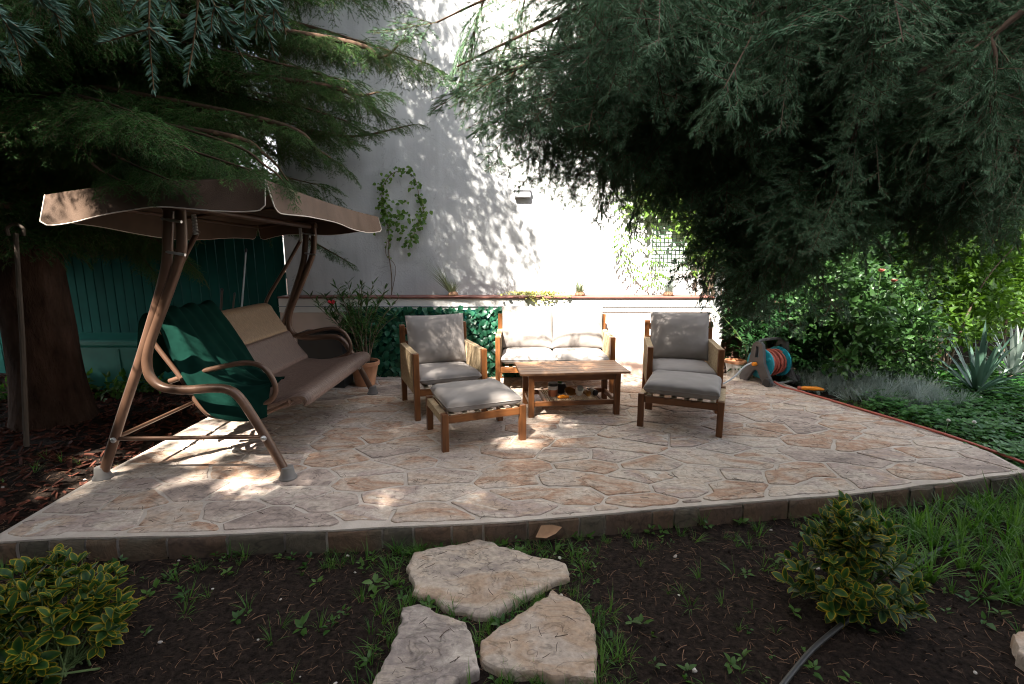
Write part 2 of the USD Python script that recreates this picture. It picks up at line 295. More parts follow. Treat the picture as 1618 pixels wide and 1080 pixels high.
# flagstone: each stone its own hue, with bands of rust, cream and grey along its bedding
def flag(name, ramp, scale=2.2, seed=0.0):
    mat(name, {"g": ("geometry", {}), "oi": ("object_info", {}), "of": ("combine_xyz", {}), "mu": ("math", {"math_type": "multiply", "value2": 37.0}), "ad": ("mix_vector", {"fac": 0.5}),
               "rt": ("mapping", {"rotation": (0.1, 0.06, 0.35 + seed), "scale": (1.0, 1.9, 1.0)}),
               "n": ("noise_texture", {"scale": scale * 2, "detail": 7.0, "roughness": 0.62, "distortion": 0.6}), "n2": ("noise_texture", {"scale": 34.0, "detail": 6.0, "roughness": 0.7}),
               "m1": ("math", {"math_type": "multiply_add", "value2": 1.25, "value3": -0.62}), "sm": ("math", {"math_type": "add", "use_clamp": True}),
               "m3": ("math", {"math_type": "multiply_add", "value2": 0.76, "value3": 0.12}), "sm2": ("math", {"math_type": "multiply_add", "value2": 0.16}), "r": ("rgb_ramp", {"ramp": ramp}),
               "mr": ("map_range", {"from_min": 0.3, "from_max": 0.7, "to_min": 0.68, "to_max": 1.22}), "h": ("hsv", {"hue": 0.5, "saturation": 0.92, "fac": 1.0}),
               "n3": ("noise_texture", {"scale": 5.5, "detail": 4.0, "roughness": 0.6, "distortion": 1.2}), "s3": ("math", {"math_type": "subtract", "value2": 0.5}), "a3": ("math", {"math_type": "absolute"}), "c3": ("map_range", {"from_min": 0.0, "from_max": 0.022, "to_min": 0.62, "to_max": 1.0, "clamp": True}), "x3": ("math", {"math_type": "multiply"}),
               "bn": ("noise_texture", {"scale": 7.0, "detail": 9.0, "roughness": 0.68, "distortion": 0.8}), "b": ("bump", {"strength": 0.9, "distance": 0.022}), "p": ("principled_bsdf", {"roughness": 0.82, "specular_ior_level": 0.3})},
        [("oi.random", "mu.value1"), ("mu.value", "of.x"), ("mu.value", "of.y"), ("g.position", "ad.a"), ("of.vector", "ad.b"), ("ad.result", "rt.vector"), ("rt.vector", "n.vector"), ("g.position", "n2.vector"),
         ("n.fac", "m1.value1"), ("oi.random", "m3.value1"), ("m1.value", "sm.value1"), ("m3.value", "sm.value2"), ("sm.value", "r.fac"),
         ("n2.fac", "mr.value"), ("rt.vector", "n3.vector"), ("n3.fac", "s3.value1"), ("s3.value", "a3.value1"), ("a3.value", "c3.value"), ("mr.result", "x3.value1"), ("c3.result", "x3.value2"), ("x3.value", "h.value"), ("r.color", "h.color"), ("h.color", "p.base_color"), ("rt.vector", "bn.vector"), ("bn.fac", "b.height"), ("b.normal", "p.normal")])
flag("flagstone", [(0.0, (0.25, 0.19, 0.16)), (0.15, (0.38, 0.29, 0.24)), (0.30, (0.47, 0.38, 0.31)), (0.42, (0.44, 0.32, 0.235)), (0.5, (0.36, 0.20, 0.12)), (0.58, (0.46, 0.34, 0.255)), (0.72, (0.52, 0.43, 0.35)), (0.84, (0.37, 0.275, 0.235)), (0.93, (0.44, 0.31, 0.22)), (1.0, (0.54, 0.47, 0.40))])
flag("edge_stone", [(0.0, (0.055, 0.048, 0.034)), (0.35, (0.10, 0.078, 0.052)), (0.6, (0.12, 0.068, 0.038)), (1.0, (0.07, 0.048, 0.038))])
flag("step_stone", [(0.0, (0.26, 0.20, 0.16)), (0.3, (0.42, 0.33, 0.26)), (0.45, (0.36, 0.24, 0.155)), (0.6, (0.44, 0.35, 0.27)), (0.8, (0.24, 0.19, 0.165)), (1.0, (0.48, 0.40, 0.33))], 3.0)

# cushion cloth: fine weave
mat("cloth", {"tc": ("texture_coordinate", {}), "n": ("noise_texture", {"scale": 7.0, "detail": 5.0}), "r": ("rgb_ramp", {"ramp": [(0.3, (0.225, 0.200, 0.186)), (0.7, (0.265, 0.238, 0.222))]}),
              "w": ("wave_texture" if False else "noise_texture", {"scale": 420.0, "detail": 2.0}), "b": ("bump", {"strength": 0.35, "distance": 0.002}), "p": ("principled_bsdf", {"roughness": 0.9, "specular_ior_level": 0.15, "sheen_weight": 0.1})},
    [("tc.object", "n.vector"), ("n.fac", "r.fac"), ("r.color", "p.base_color"), ("tc.object", "w.vector"), ("w.fac", "b.height"), ("b.normal", "p.normal")])
# swing upholstery: crinkled ribs across the pad
def ribbed(name, c0, c1, rough):
    mat(name, {"tc": ("texture_coordinate", {}), "mp": ("mapping", {"scale": (30.0, 130.0, 30.0)}), "n": ("noise_texture", {"scale": 1.0, "detail": 3.0}), "r": ("rgb_ramp", {"ramp": [(0.3, c0), (0.7, c1)]}),
               "b": ("bump", {"strength": 0.8, "distance": 0.012}), "p": ("principled_bsdf", {"roughness": rough, "specular_ior_level": 0.5})},
        [("tc.object", "mp.vector"), ("mp.vector", "n.vector"), ("n.fac", "r.fac"), ("r.color", "p.base_color"), ("n.fac", "b.height"), ("b.normal", "p.normal")])
ribbed("swing_brown", (0.075, 0.045, 0.034), (0.15, 0.092, 0.07), 0.5)
ribbed("swing_tan", (0.14, 0.085, 0.045), (0.24, 0.15, 0.085), 0.55)
# euonymus: green blade with a yellow margin, the distance to the margin is carried as uv
mat("euonymus", {"tc": ("texture_coordinate", {}), "sx": ("separate_xyz", {}), "g": ("object_info", {}), "gi": ("geometry", {}), "a2": ("math", {"math_type": "add"}), "fr": ("math", {"math_type": "fraction"}), "n": ("noise_texture", {"scale": 60.0, "detail": 2.0}), "ma": ("math", {"math_type": "multiply_add", "value2": 0.5, "value3": -0.25}), "ad": ("math", {"math_type": "add"}),
                 "sh": ("math", {"math_type": "multiply_add", "value2": -0.38, "value3": 0.10}), "ad2": ("math", {"math_type": "add", "use_clamp": True}),
                 "r": ("rgb_ramp", {"ramp": [(0.0, (0.30, 0.21, 0.012)), (0.20, (0.24, 0.185, 0.012)), (0.34, (0.05, 0.10, 0.012)), (1.0, (0.010, 0.042, 0.010))]}),
                 "p": ("principled_bsdf", {"roughness": 0.5, "specular_ior_level": 0.25}), "t": ("translucent_bsdf", {}), "m": ("mix_closure", {"fac": 0.25})},
    [("tc.UV", "sx.vector"), ("tc.object", "n.vector"), ("n.fac", "ma.value1"), ("sx.x", "ad.value1"), ("ma.value", "ad.value2"), ("g.random", "a2.value1"), ("gi.random_per_island", "a2.value2"), ("a2.value", "fr.value1"), ("fr.value", "sh.value1"), ("ad.value", "ad2.value1"), ("sh.value", "ad2.value2"), ("ad2.value", "r.fac"),
     ("r.color", "p.base_color"), ("r.color", "t.color"), ("p.BSDF", "m.closure1"), ("t.BSDF", "m.closure2")], surface="m.closure")

# ------------------------------------------------------------------ ground
def sstep(x, a, b): t = np.clip((x - a) / (b - a), 0, 1); return t * t * (3 - 2 * t)
def ground_z(x, y):
    x, y = np.asarray(x, float), np.asarray(y, float)
    base = -0.13 + 0.095 * sstep(x, 3.0, 3.8) * sstep(y, 3.2, 4.2) + 0.10 * sstep(x + 0 * y, -2.9, -3.3) * sstep(y, 2.6, 3.2)
    near = sstep(np.hypot(x, y - 3), 14, 9)
    p = np.stack([x * 3.2, y * 3.2, np.zeros_like(x)], -1)
    return base + near * (0.035 * (meshkit.fbm(p, 5, 3) - 0.5) + 0.022 * (meshkit.fbm(p * 4.1, 3, 9) - 0.5))
gx = np.concatenate([np.linspace(-60, -8, 14)[:-1], np.arange(-8, 8.01, 0.07), np.linspace(8, 60, 14)[1:]])
gy = np.concatenate([np.linspace(-40, -6, 10)[:-1], np.arange(-6, 1.0, 0.5), np.arange(1.0, 8.5, 0.06), np.linspace(8.5, 80, 14)[1:]])
GX, GY = np.meshgrid(gx, gy, indexing="ij")
gz = ground_z(GX, GY)
obj("ground", grid(np.stack([GX, GY, gz], -1)), "soil", smooth=True, kind="structure")

# ------------------------------------------------------------------ patio: mortar bed, flagstones, edge stones
FRONT = [(-2.80, 2.40), (-2.40, 2.445), (-1.75, 2.46), (-0.9, 2.53), (-0.03, 2.61), (0.5, 2.69), (1.04, 2.77), (2.1, 2.93), (2.9, 3.09), (3.62, 3.27)]
RIGHT = [(3.69, 3.6), (3.65, 3.95), (3.52, 4.42), (3.40, 4.85), (3.30, 5.2), (3.22, 5.66), (3.12, 6.2)]
LEFT = [(-2.86, 6.1), (-2.86, 4.6), (-2.84, 3.1)]
P_ = np.array(FRONT + RIGHT + LEFT)
pts_ = []
for a, b in zip(P_, np.roll(P_, -1, 0)):
    k = max(2, int(np.linalg.norm(b - a) / 0.09))
    pts_ += [a + (b - a) * t for t in np.linspace(0, 1, k, endpoint=False)]
pts_ = np.array(pts_)
jit = np.stack([meshkit.noise(np.column_stack([pts_ * 4, np.full(len(pts_), s)])) - 0.5 for s in (0.5, 7.5)], 1)
patio_poly = Polygon(pts_ + jit * 0.03).buffer(0)
patio = UsdGeom.Xform.Define(stage, "/World/patio").GetPrim(); keys(patio, kind="structure")
obj("mortar_bed", cat(prism(patio_poly, -0.20, -0.0125), prism(patio_poly.buffer(0.004), -0.012, -0.0015)), "mortar", patio)

def stone_mesh(poly, z, relief=0.004, bev=0.010, nv=14, skirt=0.03):
    """a flat stone: outline, bevelled top ring, fan with a little relief"""
    q = np.array(poly.exterior.coords)[:-1]; nv = len(q)
    if Polygon(q).exterior.is_ccw is False: q = q[::-1]
    c = q.mean(0); d = c - q; L = np.linalg.norm(d, axis=1, keepdims=True)
    inn = q + d / L * np.minimum(bev * 1.3, L * 0.3)
    zt = z + relief * (RNG.random(nv) - 0.3)
    v = np.vstack([np.column_stack([q, np.full(nv, z - skirt)]), np.column_stack([q, np.full(nv, z - bev * 0.55)]), np.column_stack([inn, zt]), [[c[0], c[1], z + relief * 0.6]]])
    j = np.arange(nv); j1 = (j + 1) % nv; f = []
    for i in (0, 1): f += [np.stack([i * nv + j, i * nv + j1, (i + 1) * nv + j1], 1), np.stack([i * nv + j, (i + 1) * nv + j1, (i + 1) * nv + j], 1)]
    f.append(np.stack([2 * nv + j, 2 * nv + j1, np.full(nv, 3 * nv)], 1))
    return v, np.vstack(f)

seeds = []
x0, y0, x1, y1 = patio_poly.bounds
tries = RNG.random((9000, 2)) * [x1 - x0 + 0.8, y1 - y0 + 0.8] + [x0 - 0.4, y0 - 0.4]
for p in tries:
    r = 0.145 + 0.145 * meshkit.noise(np.array([p[0] * 2.3, p[1] * 2.3, 4.4]))
    q = np.array([p[0] * 0.72 + p[1] * 0.12, p[1] * 1.15 - p[0] * 0.10])
    if all((q[0] - s[2]) ** 2 + (q[1] - s[3]) ** 2 > r ** 2 for s in seeds): seeds.append((p[0], p[1], q[0], q[1], RNG.random()))
S_ = np.array(seeds); A2 = np.linalg.inv(np.array([[0.72, 0.12], [-0.10, 1.15]]))
vor = Voronoi(S_[:, 2:4])
inner = patio_poly.buffer(-0.022)
cells = {}
for i, reg in enumerate(vor.point_region):
    reg = vor.regions[reg]
    if -1 in reg or not reg: continue
    poly = Polygon(vor.vertices[reg] @ A2.T)
    if poly.is_valid and poly.intersects(inner): cells[i] = poly
group_of = {i: i for i in cells}
for a, b in RNG.permutation(vor.ridge_points):   # broken slabs: some neighbouring cells are one larger, angular stone
    if a in cells and b in cells and group_of[a] == a and group_of[b] == b and RNG.random() < 0.26:
        u = cells[a].union(cells[b]).buffer(0)
        if u.geom_type == "Polygon" and u.area < 0.30 and u.area / u.convex_hull.area > 0.86:
            cells[a] = u; del cells[b]; group_of[b] = -1; group_of[a] = -2
for i in list(cells):
    g0 = cells[i].intersection(inner).buffer(-0.0075 - 0.006 * RNG.random() - 0.014, join_style=2).buffer(0.014, quad_segs=2)
    for g in getattr(g0, "geoms", [g0]):
        if g.is_empty or g.area < 0.003: continue
        g = g.simplify(0.003); pc = np.array(g.exterior.coords)[:-1]; q = []
        for k in range(len(pc)):
            e0, e1 = pc[k], pc[(k + 1) % len(pc)]; q.append(e0); L = np.linalg.norm(e1 - e0); m = int(L / 0.085)
            for t in range(1, m + 1): q.append(e0 + (e1 - e0) * t / (m + 1) + RNG.normal(0, 0.0045, 2))
        pq = Polygon(q)
        if not pq.is_valid: pq = g
        v, f = stone_mesh(pq, 0.001 + RNG.random() * 0.005, bev=0.006)
        obj("paving_stone", (v, f), "flagstone", patio, smooth=50)

# stones set on edge along the front and the upper left border
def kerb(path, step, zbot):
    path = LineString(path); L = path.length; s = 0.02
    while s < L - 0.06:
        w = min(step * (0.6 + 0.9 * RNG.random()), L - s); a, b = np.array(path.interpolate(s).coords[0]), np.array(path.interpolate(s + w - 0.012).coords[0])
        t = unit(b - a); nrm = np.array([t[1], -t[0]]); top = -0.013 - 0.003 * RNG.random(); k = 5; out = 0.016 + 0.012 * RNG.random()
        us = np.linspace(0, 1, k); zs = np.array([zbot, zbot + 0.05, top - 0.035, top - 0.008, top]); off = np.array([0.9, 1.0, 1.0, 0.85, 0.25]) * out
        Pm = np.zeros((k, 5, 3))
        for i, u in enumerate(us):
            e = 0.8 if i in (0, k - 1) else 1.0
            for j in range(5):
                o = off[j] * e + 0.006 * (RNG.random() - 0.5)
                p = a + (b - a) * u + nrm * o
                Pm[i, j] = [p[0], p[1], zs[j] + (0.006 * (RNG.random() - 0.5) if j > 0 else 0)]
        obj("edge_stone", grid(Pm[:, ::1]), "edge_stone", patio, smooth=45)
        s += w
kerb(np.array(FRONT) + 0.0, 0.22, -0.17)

# ------------------------------------------------------------------ stepping stones in the bed
def slab(name, label, outline, ztop, thick, seed):
    q = np.array([at(px, py, z=ztop)[:2] for px, py in outline])
    poly = Polygon(q).buffer(0); c = np.array(poly.representative_point().coords[0]); c = q.mean(0)
    ring = LineString(np.vstack([q, q[:1]])); nv = 110
    e = np.array([ring.interpolate(t, normalized=True).coords[0] for t in np.linspace(0, 1, nv, endpoint=False)])
    e = e + (np.stack([meshkit.fbm(np.column_stack([e * 26, np.full(nv, seed + k)]), 3) - 0.5 for k in (0, 9)], 1)) * 0.03
    rs = np.concatenate([np.linspace(0.04, 0.94, 24), [0.98, 1.0]])
    rings = []
    for r in rs:
        p = c + (e - c) * r
        hgt = (meshkit.fbm(np.column_stack([p * 7, np.full(nv, seed)]), 4) - 0.5) * 0.030
        ledge = meshkit.noise(np.column_stack([p * 4.5, np.full(nv, seed + 3.3)])) * 0.035
        hgt = hgt * 0.55 + np.floor(ledge / 0.009) * 0.0055 - 0.012
        z = ztop + hgt - (0.004 if r == 0.98 else 0.013 if r == 1.0 else 0.0)
        rings.append(np.column_stack([p, z]))
    for k, dz in ((1.008, 0.35), (1.0, 0.6), (1.012, 0.8), (0.98, 1.0)):
        p = c + (e - c) * k; rings.append(np.column_stack([p, ztop - thick * dz + 0.008 * (meshkit.noise(np.column_stack([p * 20, np.full(nv, seed)])) - 0.5)]))
    P = np.stack(rings, 0); P = np.concatenate([P, P[:, :1]], 1)
    m = grid(P[:, ::-1])
    cap = np.vstack([[[c[0], c[1], rings[0][:, 2].mean()]], rings[0]]); j = np.arange(nv)
    cf = np.stack([np.zeros(nv, int), 1 + j, 1 + (j + 1) % nv], 1)
    if Polygon(e).exterior.is_ccw is False: cf = cf[:, ::-1]; m = grid(P)
    o = obj(name, cat(m, (cap, cf)), "step_stone", smooth=35, label=label, cat="stepping stone")
    return poly
step_polys = [
    slab("stepping_stone", "large wide pale flagstone lying closest to the patio edge in the soil", [(640, 893), (655, 870), (700, 860), (755, 851), (775, 856), (820, 867), (870, 880), (896, 889), (900, 907), (870, 918), (830, 938), (790, 960), (770, 967), (700, 955), (690, 942), (650, 930), (652, 915)], -0.085, 0.09, 1.0),
    slab("stepping_stone", "tan flagstone cut off by the bottom edge, left of the pair below the wide flagstone", [(636, 956), (660, 950), (690, 965), (735, 980), (745, 1008), (760, 1055), (722, 1072), (690, 1092), (640, 1105), (585, 1080), (612, 1032), (632, 985)], -0.075, 0.09, 5.0),
    slab("stepping_stone", "brownish flagstone with a dark stain on its left corner, right of the lower pair", [(874, 929), (896, 937), (922, 955), (940, 985), (943, 1068), (915, 1066), (860, 1060), (790, 1052), (764, 1038), (758, 1010), (800, 978), (845, 950)], -0.075, 0.09, 9.0)]
slab("field_stone", "pale stone at the right border of the picture beside the grass", [(1604, 1002), (1622, 990), (1660, 1000), (1665, 1030), (1630, 1046), (1608, 1030)], -0.07, 0.08, 13.0)

# ------------------------------------------------------------------ house wall, low wall, fence
house = thing("house_wall", "tall white rendered house wall behind the sofa, half in sun", "house wall", (0, 6.3, 0))
obj("wall", bx(-2.86, 2.72, 0, 0.35, -0.3, 6.4, 0.01), "stucco", house)
obj("eaves_board", bx(-2.95, 2.80, -0.32, 0.5, 6.42, 6.52, 0.01), "brown_render", house)
lamp = thing("wall_box", "small grey box fixed high on the white wall under the spruce tips", "wall box", (0.13, 6.3, 2.23))
obj("case", bx(-0.10, 0.10, -0.06, -0.002, -0.04, 0.04, 0.012), "grey_metal", lamp)
obj("lid", bx(-0.11, 0.11, -0.07, -0.002, 0.042, 0.052, 0.005), "grey_metal", lamp)
low = thing("low_wall", "low pinkish rendered wall with a red brown ledge, in front of the house wall", "low wall", (0, 6.05, 0))
obj("wall_body", bx(-2.86, 2.45, 0.0, 0.245, -0.3, 0.80, 0.006), "pink_render", low)
obj("top_band", bx(-2.86, 2.46, -0.012, 0.245, 0.803, 0.975, 0.006), "pale_band", low)
obj("drip_edge", bx(-2.86, 2.46, -0.022, -0.013, 0.872, 0.884, 0.002), "grey_metal", low)
obj("coping", bx(-2.86, 2.47, -0.035, 0.246, 0.978, 1.0, 0.004), "coping", low)
br = thing("brown_wall", "dark brown rendered garden wall behind the hose reel", "garden wall", (0, 6.55, 0))
obj("wall_body", bx(2.475, 4.6, 0.0, 0.2, -0.3, 0.86, 0.01), "brown_render", br)
obj("coping", bx(2.475, 4.62, -0.03, 0.23, 0.863, 0.90, 0.006), "brown_render", br)

fence = thing("green_fence", "dark green board fence behind the garden swing, left of the house wall", "fence", (0, 6.35, 0))
x = -2.90; k = 0
while x > -9.2:
    obj("board", bx(x - 0.118, x, 0.0, 0.022 + 0.006 * (k % 2), -0.15, 2.42 + 0.006 * RNG.random(), 0.005), "green_fence", fence); x -= 0.122; k += 1
for z in (0.3, 1.2, 2.1): obj("rail", bx(-9.2, -2.9, 0.032, 0.075, z, z + 0.08), "green_fence", fence)
for px_ in (-3.0, -5.1, -7.2, -9.1): obj("post", bx(px_ - 0.04, px_ + 0.04, 0.078, 0.16, -0.3, 2.38), "green_fence", fence)

bxo = thing("storage_box", "green garden storage box with a lid in front of the fence behind the tree trunk", "storage box", (-4.75, 5.75, -0.12))
obj("body", bx(-0.62, 0.62, -0.26, 0.26, 0.0, 0.60, 0.012), "green_box", bxo)
obj("lid", bx(-0.65, 0.65, -0.29, 0.29, 0.603, 0.675, 0.015), "green_box", bxo)
for i in range(6): obj("vent_slat", bx(-0.52 + i * 0.03, -0.505 + i * 0.03, -0.272, -0.262, 0.22, 0.40, 0.002), "black_plastic", bxo)
for sx in (-0.4, 0.25): obj("rib", bx(sx, sx + 0.05, -0.268, -0.261, 0.03, 0.57, 0.003), "green_box", bxo)

# artificial ivy screen fixed to the low wall
def leaf_template(w=0.5, bend=0.15, fold=0.12):
    """leaf along +x of length 1, 8 triangles"""
    v = np.array([[0, 0, 0], [0.30, -w * 0.5, fold], [0.30, w * 0.5, fold], [0.68, -w * 0.36, fold * 0.6 - bend * 0.4], [0.68, w * 0.36, fold * 0.6 - bend * 0.4], [1, 0, -bend], [0.32, 0, 0.02], [0.68, 0, -bend * 0.45]])
    f = np.array([[0, 1, 6], [0, 6, 2], [1, 3, 7], [1, 7, 6], [6, 7, 4], [6, 4, 2], [3, 5, 7], [7, 5, 4]])
    return v, f
LEAF = leaf_template(0.55); NARROW = leaf_template(0.14, 0.12, 0.03); IVY = leaf_template(0.85, 0.2, 0.1); OVAL = leaf_template(0.62, 0.1, 0.08)
def leaves_at(tpl, pos, R, s):
    """many leaves as one mesh"""
    v, f = tpl; n = len(pos); s = np.asarray(s, float).reshape(n, 1, 1)
    V = np.einsum("nij,kj->nki", R, v) * s + np.asarray(pos)[:, None]
    return V.reshape(-1, 3), (f[None] + (np.arange(n) * len(v))[:, None, None]).reshape(-1, 3)
def rnd_frames(d, up, jit=0.3):
    d = np.asarray(d, float); return frames(d + RNG.normal(0, jit, d.shape), np.asarray(up, float) + RNG.normal(0, jit, d.shape))

ivy = thing("ivy_screen", "artificial ivy screen hung along the low wall behind the left armchair and sofa", "ivy screen", (0, 6.05, 0))
obj("backing_net", bx(-2.0, 0.93, -0.03, -0.02, 0.02, 0.84, 0.002), "green_fence", ivy)
pos = []
for zz in np.arange(0.03, 0.90, 0.040):
    for xx in np.arange(-2.0, 0.93, 0.052): pos.append((xx + RNG.normal(0, 0.012), -0.045 - 0.03 * RNG.random(), zz + RNG.normal(0, 0.012)))
pos = np.array(pos); nI = len(pos)
dirs = np.column_stack([RNG.normal(0, 0.45, nI), np.full(nI, -0.45), np.full(nI, -0.9)])
R_ = rnd_frames(dirs, np.tile([0, -1.0, 0.35], (nI, 1)), 0.22); sc_ = 0.06 + 0.03 * RNG.random(nI)
order = np.argsort(-pos[:, 2] * 0.3 + RNG.random(nI)); big = order[:280]; rest = order[280:]
for i in big: obj("leaf", leaves_at(IVY, pos[i:i + 1], R_[i:i + 1], sc_[i:i + 1]), "ivy", ivy, smooth=True)
obj("leaf_mat", leaves_at(IVY, pos[rest], R_[rest], sc_[rest]), "ivy", ivy, smooth=True, kind="stuff")

# ------------------------------------------------------------------ lounge furniture
def woven_side(y0, y1, x0, x1, z0, z1, pitch=0.0115):
    """cords wound round the arm rail and a lower rail: an upright wall of vertical cords"""
    parts = []
    n = int((y1 - y0) / pitch)
    for i in range(n):
        y = y0 + (i + 0.5) * (y1 - y0) / n; dx = 0.0025 * (RNG.random() - 0.5)
        path = np.array([[x0 + dx, y, z0], [x0 + dx, y, z1], [x1 + dx, y, z1 + 0.001], [x1 + dx, y, z0]])
        parts.append(tube(path, pitch * 0.5, 4))
    return cat(*parts)

def seat_pad(parent, w, d, h, t, R=None, seed=0, name="seat_cushion", **kw):
    m, ring = cushion(w, d, h, seed=seed, **kw)
    c = obj(name, place(m, R, t), "cloth", parent, smooth=True)
    obj("seam", place(tube(ring, 0.0035, 5, closed=True), R, t), "cloth", c, smooth=True)
    return c

def arm_frame(root, W, D=0.72, legz=0.625, backz=0.80):
    """front faces -y; origin below the middle of the seat"""
    t = 0.052
    for s in (-1, 1):
        x = s * (W / 2 - t / 2)
        obj("leg", bx(x - t / 2, x + t / 2, -D / 2, -D / 2 + t, 0, legz, 0.004), "wood", root)
        obj("leg", bx(x - t / 2, x + t / 2, D / 2 - t, D / 2, 0, backz, 0.004), "wood", root)
        obj("arm_rail", bx(x - t / 2 + 0.006, x + t / 2 - 0.006, -D / 2 + t + 0.001, D / 2 - t - 0.001, legz - 0.035, legz - 0.012, 0.004), "wood_deep", root)
        obj("side_rail", bx(x - t / 2 + 0.006, x + t / 2 - 0.006, -D / 2 + t + 0.001, D / 2 - t - 0.001, 0.255, 0.29, 0.004), "wood_deep", root)
        obj("woven_side", woven_side(-D / 2 + t + 0.004, D / 2 - t - 0.004, x - 0.024, x + 0.024, 0.25, legz - 0.008), "rope", root, smooth=60)
    obj("front_rail", bx(-W / 2 + t + 0.001, W / 2 - t - 0.001, -D / 2 + 0.012, -D / 2 + 0.040, 0.225, 0.29, 0.004), "wood_long", root)
    obj("rear_rail", bx(-W / 2 + t + 0.001, W / 2 - t - 0.001, D / 2 - 0.040, D / 2 - 0.012, 0.225, 0.29, 0.004), "wood_long", root)
    for z in (0.42, 0.56, 0.70): obj("back_slat", bx(-W / 2 + t + 0.001, W / 2 - t - 0.001, D / 2 - 0.036, D / 2 - 0.016, z, z + 0.07, 0.004), "wood_long", root)
    n = int((W - 0.16) / 0.085)
    for i in range(n):
        x = -W / 2 + 0.08 + (i + 0.5) * (W - 0.16) / n
        obj("webbing_strap", bx(x - 0.022, x + 0.022, -D / 2 + 0.008, D / 2 - 0.042, 0.292, 0.297, 0.001), "webbing", root)

def armchair(label, loc, rz, seed, group=None):
    r = thing("armchair", label, "armchair", loc, rz, group)
    arm_frame(r, 0.70, 0.73)
    seat_pad(r, 0.585, 0.62, 0.135, (0, -0.055, 0.365), rotx(-0.03), seed, pow_=8, ex=0.36, puff=0.20)
    seat_pad(r, 0.60, 0.50, 0.17, (0, 0.205, 0.655), rotx(math.radians(76)), seed + 5, "back_cushion", pow_=4.5, ex=0.55, puff=0.35, wr=0.012, pinch=0.035)
    return r
armchair("grey cushioned wooden armchair dappled with sun, beside the ivy screen", (-0.695, 4.79, 0), math.radians(22), 1)
armchair("grey cushioned wooden armchair in shade by the hose reel, right of the table", (1.73, 4.965, 0), math.radians(-12), 2)

sofa = thing("sofa", "sunlit two seat wooden garden sofa with pale cushions by the wall", "sofa", (0.475, 5.61, 0), math.radians(-1))
arm_frame(sofa, 1.30, 0.72)
for s in (-1, 1):
    seat_pad(sofa, 0.585, 0.62, 0.135, (s * 0.295, -0.055, 0.365), rotx(-0.03), 11 + s, pow_=8, ex=0.36, puff=0.2)
    seat_pad(sofa, 0.60, 0.50, 0.17, (s * 0.298, 0.20, 0.655), rotx(math.radians(76)), 14 + s, "back_cushion", pow_=4.5, ex=0.55, puff=0.35, wr=0.013, pinch=0.035)

def ottoman(label, loc, rz, seed):
    W, D, t, H = 0.70, 0.58, 0.052, 0.305
    r = thing("footstool", label, "footstool", loc, rz)
    for sx in (-1, 1):
        for sy in (-1, 1):
            x, y = sx * (W / 2 - t / 2), sy * (D / 2 - t / 2)
            obj("leg", bx(x - t / 2, x + t / 2, y - t / 2, y + t / 2, 0, H, 0.004), "wood", r)
        x = sx * (W / 2 - t / 2)
        obj("side_rail", bx(x - 0.017, x + 0.017, -D / 2 + t + 0.001, D / 2 - t - 0.001, 0.235, 0.285, 0.004), "wood_deep", r)
        obj("woven_wrap", woven_side(-D / 2 + t + 0.004, D / 2 - t - 0.004, x - 0.022, x + 0.022, 0.232, 0.290), "rope", r, smooth=60)
    for sy in (-1, 1):
        y = sy * (D / 2 - 0.026)
        obj("cross_rail", bx(-W / 2 + t + 0.001, W / 2 - t - 0.001, y - 0.014, y + 0.014, 0.225, 0.285, 0.004), "wood_long", r)
    for i in range(6):
        x = -W / 2 + 0.09 + i * (W - 0.18) / 5
        obj("webbing_strap", bx(x - 0.022, x + 0.022, -D / 2 + 0.024, D / 2 - 0.024, 0.287, 0.292, 0.001), "webbing", r)
    seat_pad(r, 0.615, 0.575, 0.135, (0, 0, 0.357), rotx(0.01), seed, pow_=8, ex=0.36, puff=0.18)
    return r
ottoman("grey cushioned wooden footstool standing left of the coffee table", (-0.315, 3.985, 0), math.radians(22), 21)
ottoman("grey cushioned wooden footstool in shade in front of the right armchair", (1.545, 4.31, 0), math.radians(-24), 22)

table = thing("coffee_table", "slatted wooden coffee table with a lower shelf of jars", "coffee table", (0.565, 4.69, 0), math.radians(6))
TW, TD, TH = 1.04, 0.52, 0.43
for i in range(6):
    y = -TD / 2 + i * TD / 6
    obj("top_plank", bx(-TW / 2, TW / 2, y + 0.002, y + TD / 6 - 0.002, TH - 0.022, TH, 0.0035), "table_wood", table)
for sx in (-1, 1):
    for sy in (-1, 1):
        x, y = sx * 0.41, sy * 0.205
        obj("leg", bx(x - 0.027, x + 0.027, y - 0.027, y + 0.027, 0, TH - 0.0235, 0.004), "wood", table)
    obj("side_apron", bx(sx * 0.41 - 0.012, sx * 0.41 + 0.012, -0.176, 0.176, TH - 0.085, TH - 0.0235, 0.003), "wood_deep", table)
    obj("shelf_side_rail", bx(sx * 0.41 - 0.014, sx * 0.41 + 0.014, -0.176, 0.176, 0.105, 0.150, 0.003), "wood_deep", table)
    obj("shelf_cross_bar", bx(sx * 0.27 - 0.014, sx * 0.27 + 0.014, -0.190, 0.190, 0.110, 0.150, 0.003), "wood_deep", table)
for sy in (-1, 1):
    obj("long_apron", bx(-0.382, 0.382, sy * 0.205 - 0.012, sy * 0.205 + 0.012, TH - 0.085, TH - 0.0235, 0.003), "wood_long", table)
    obj("shelf_long_rail", bx(-0.382, 0.382, sy * 0.205 - 0.014, sy * 0.205 + 0.014, 0.105, 0.150, 0.003), "wood_long", table)
for i in range(26):
    x = -0.243 + i * 0.0194
    obj("shelf_slat", bx(x - 0.006, x + 0.006, -0.189, 0.189, 0.138, 0.148, 0.002), "rope", table)

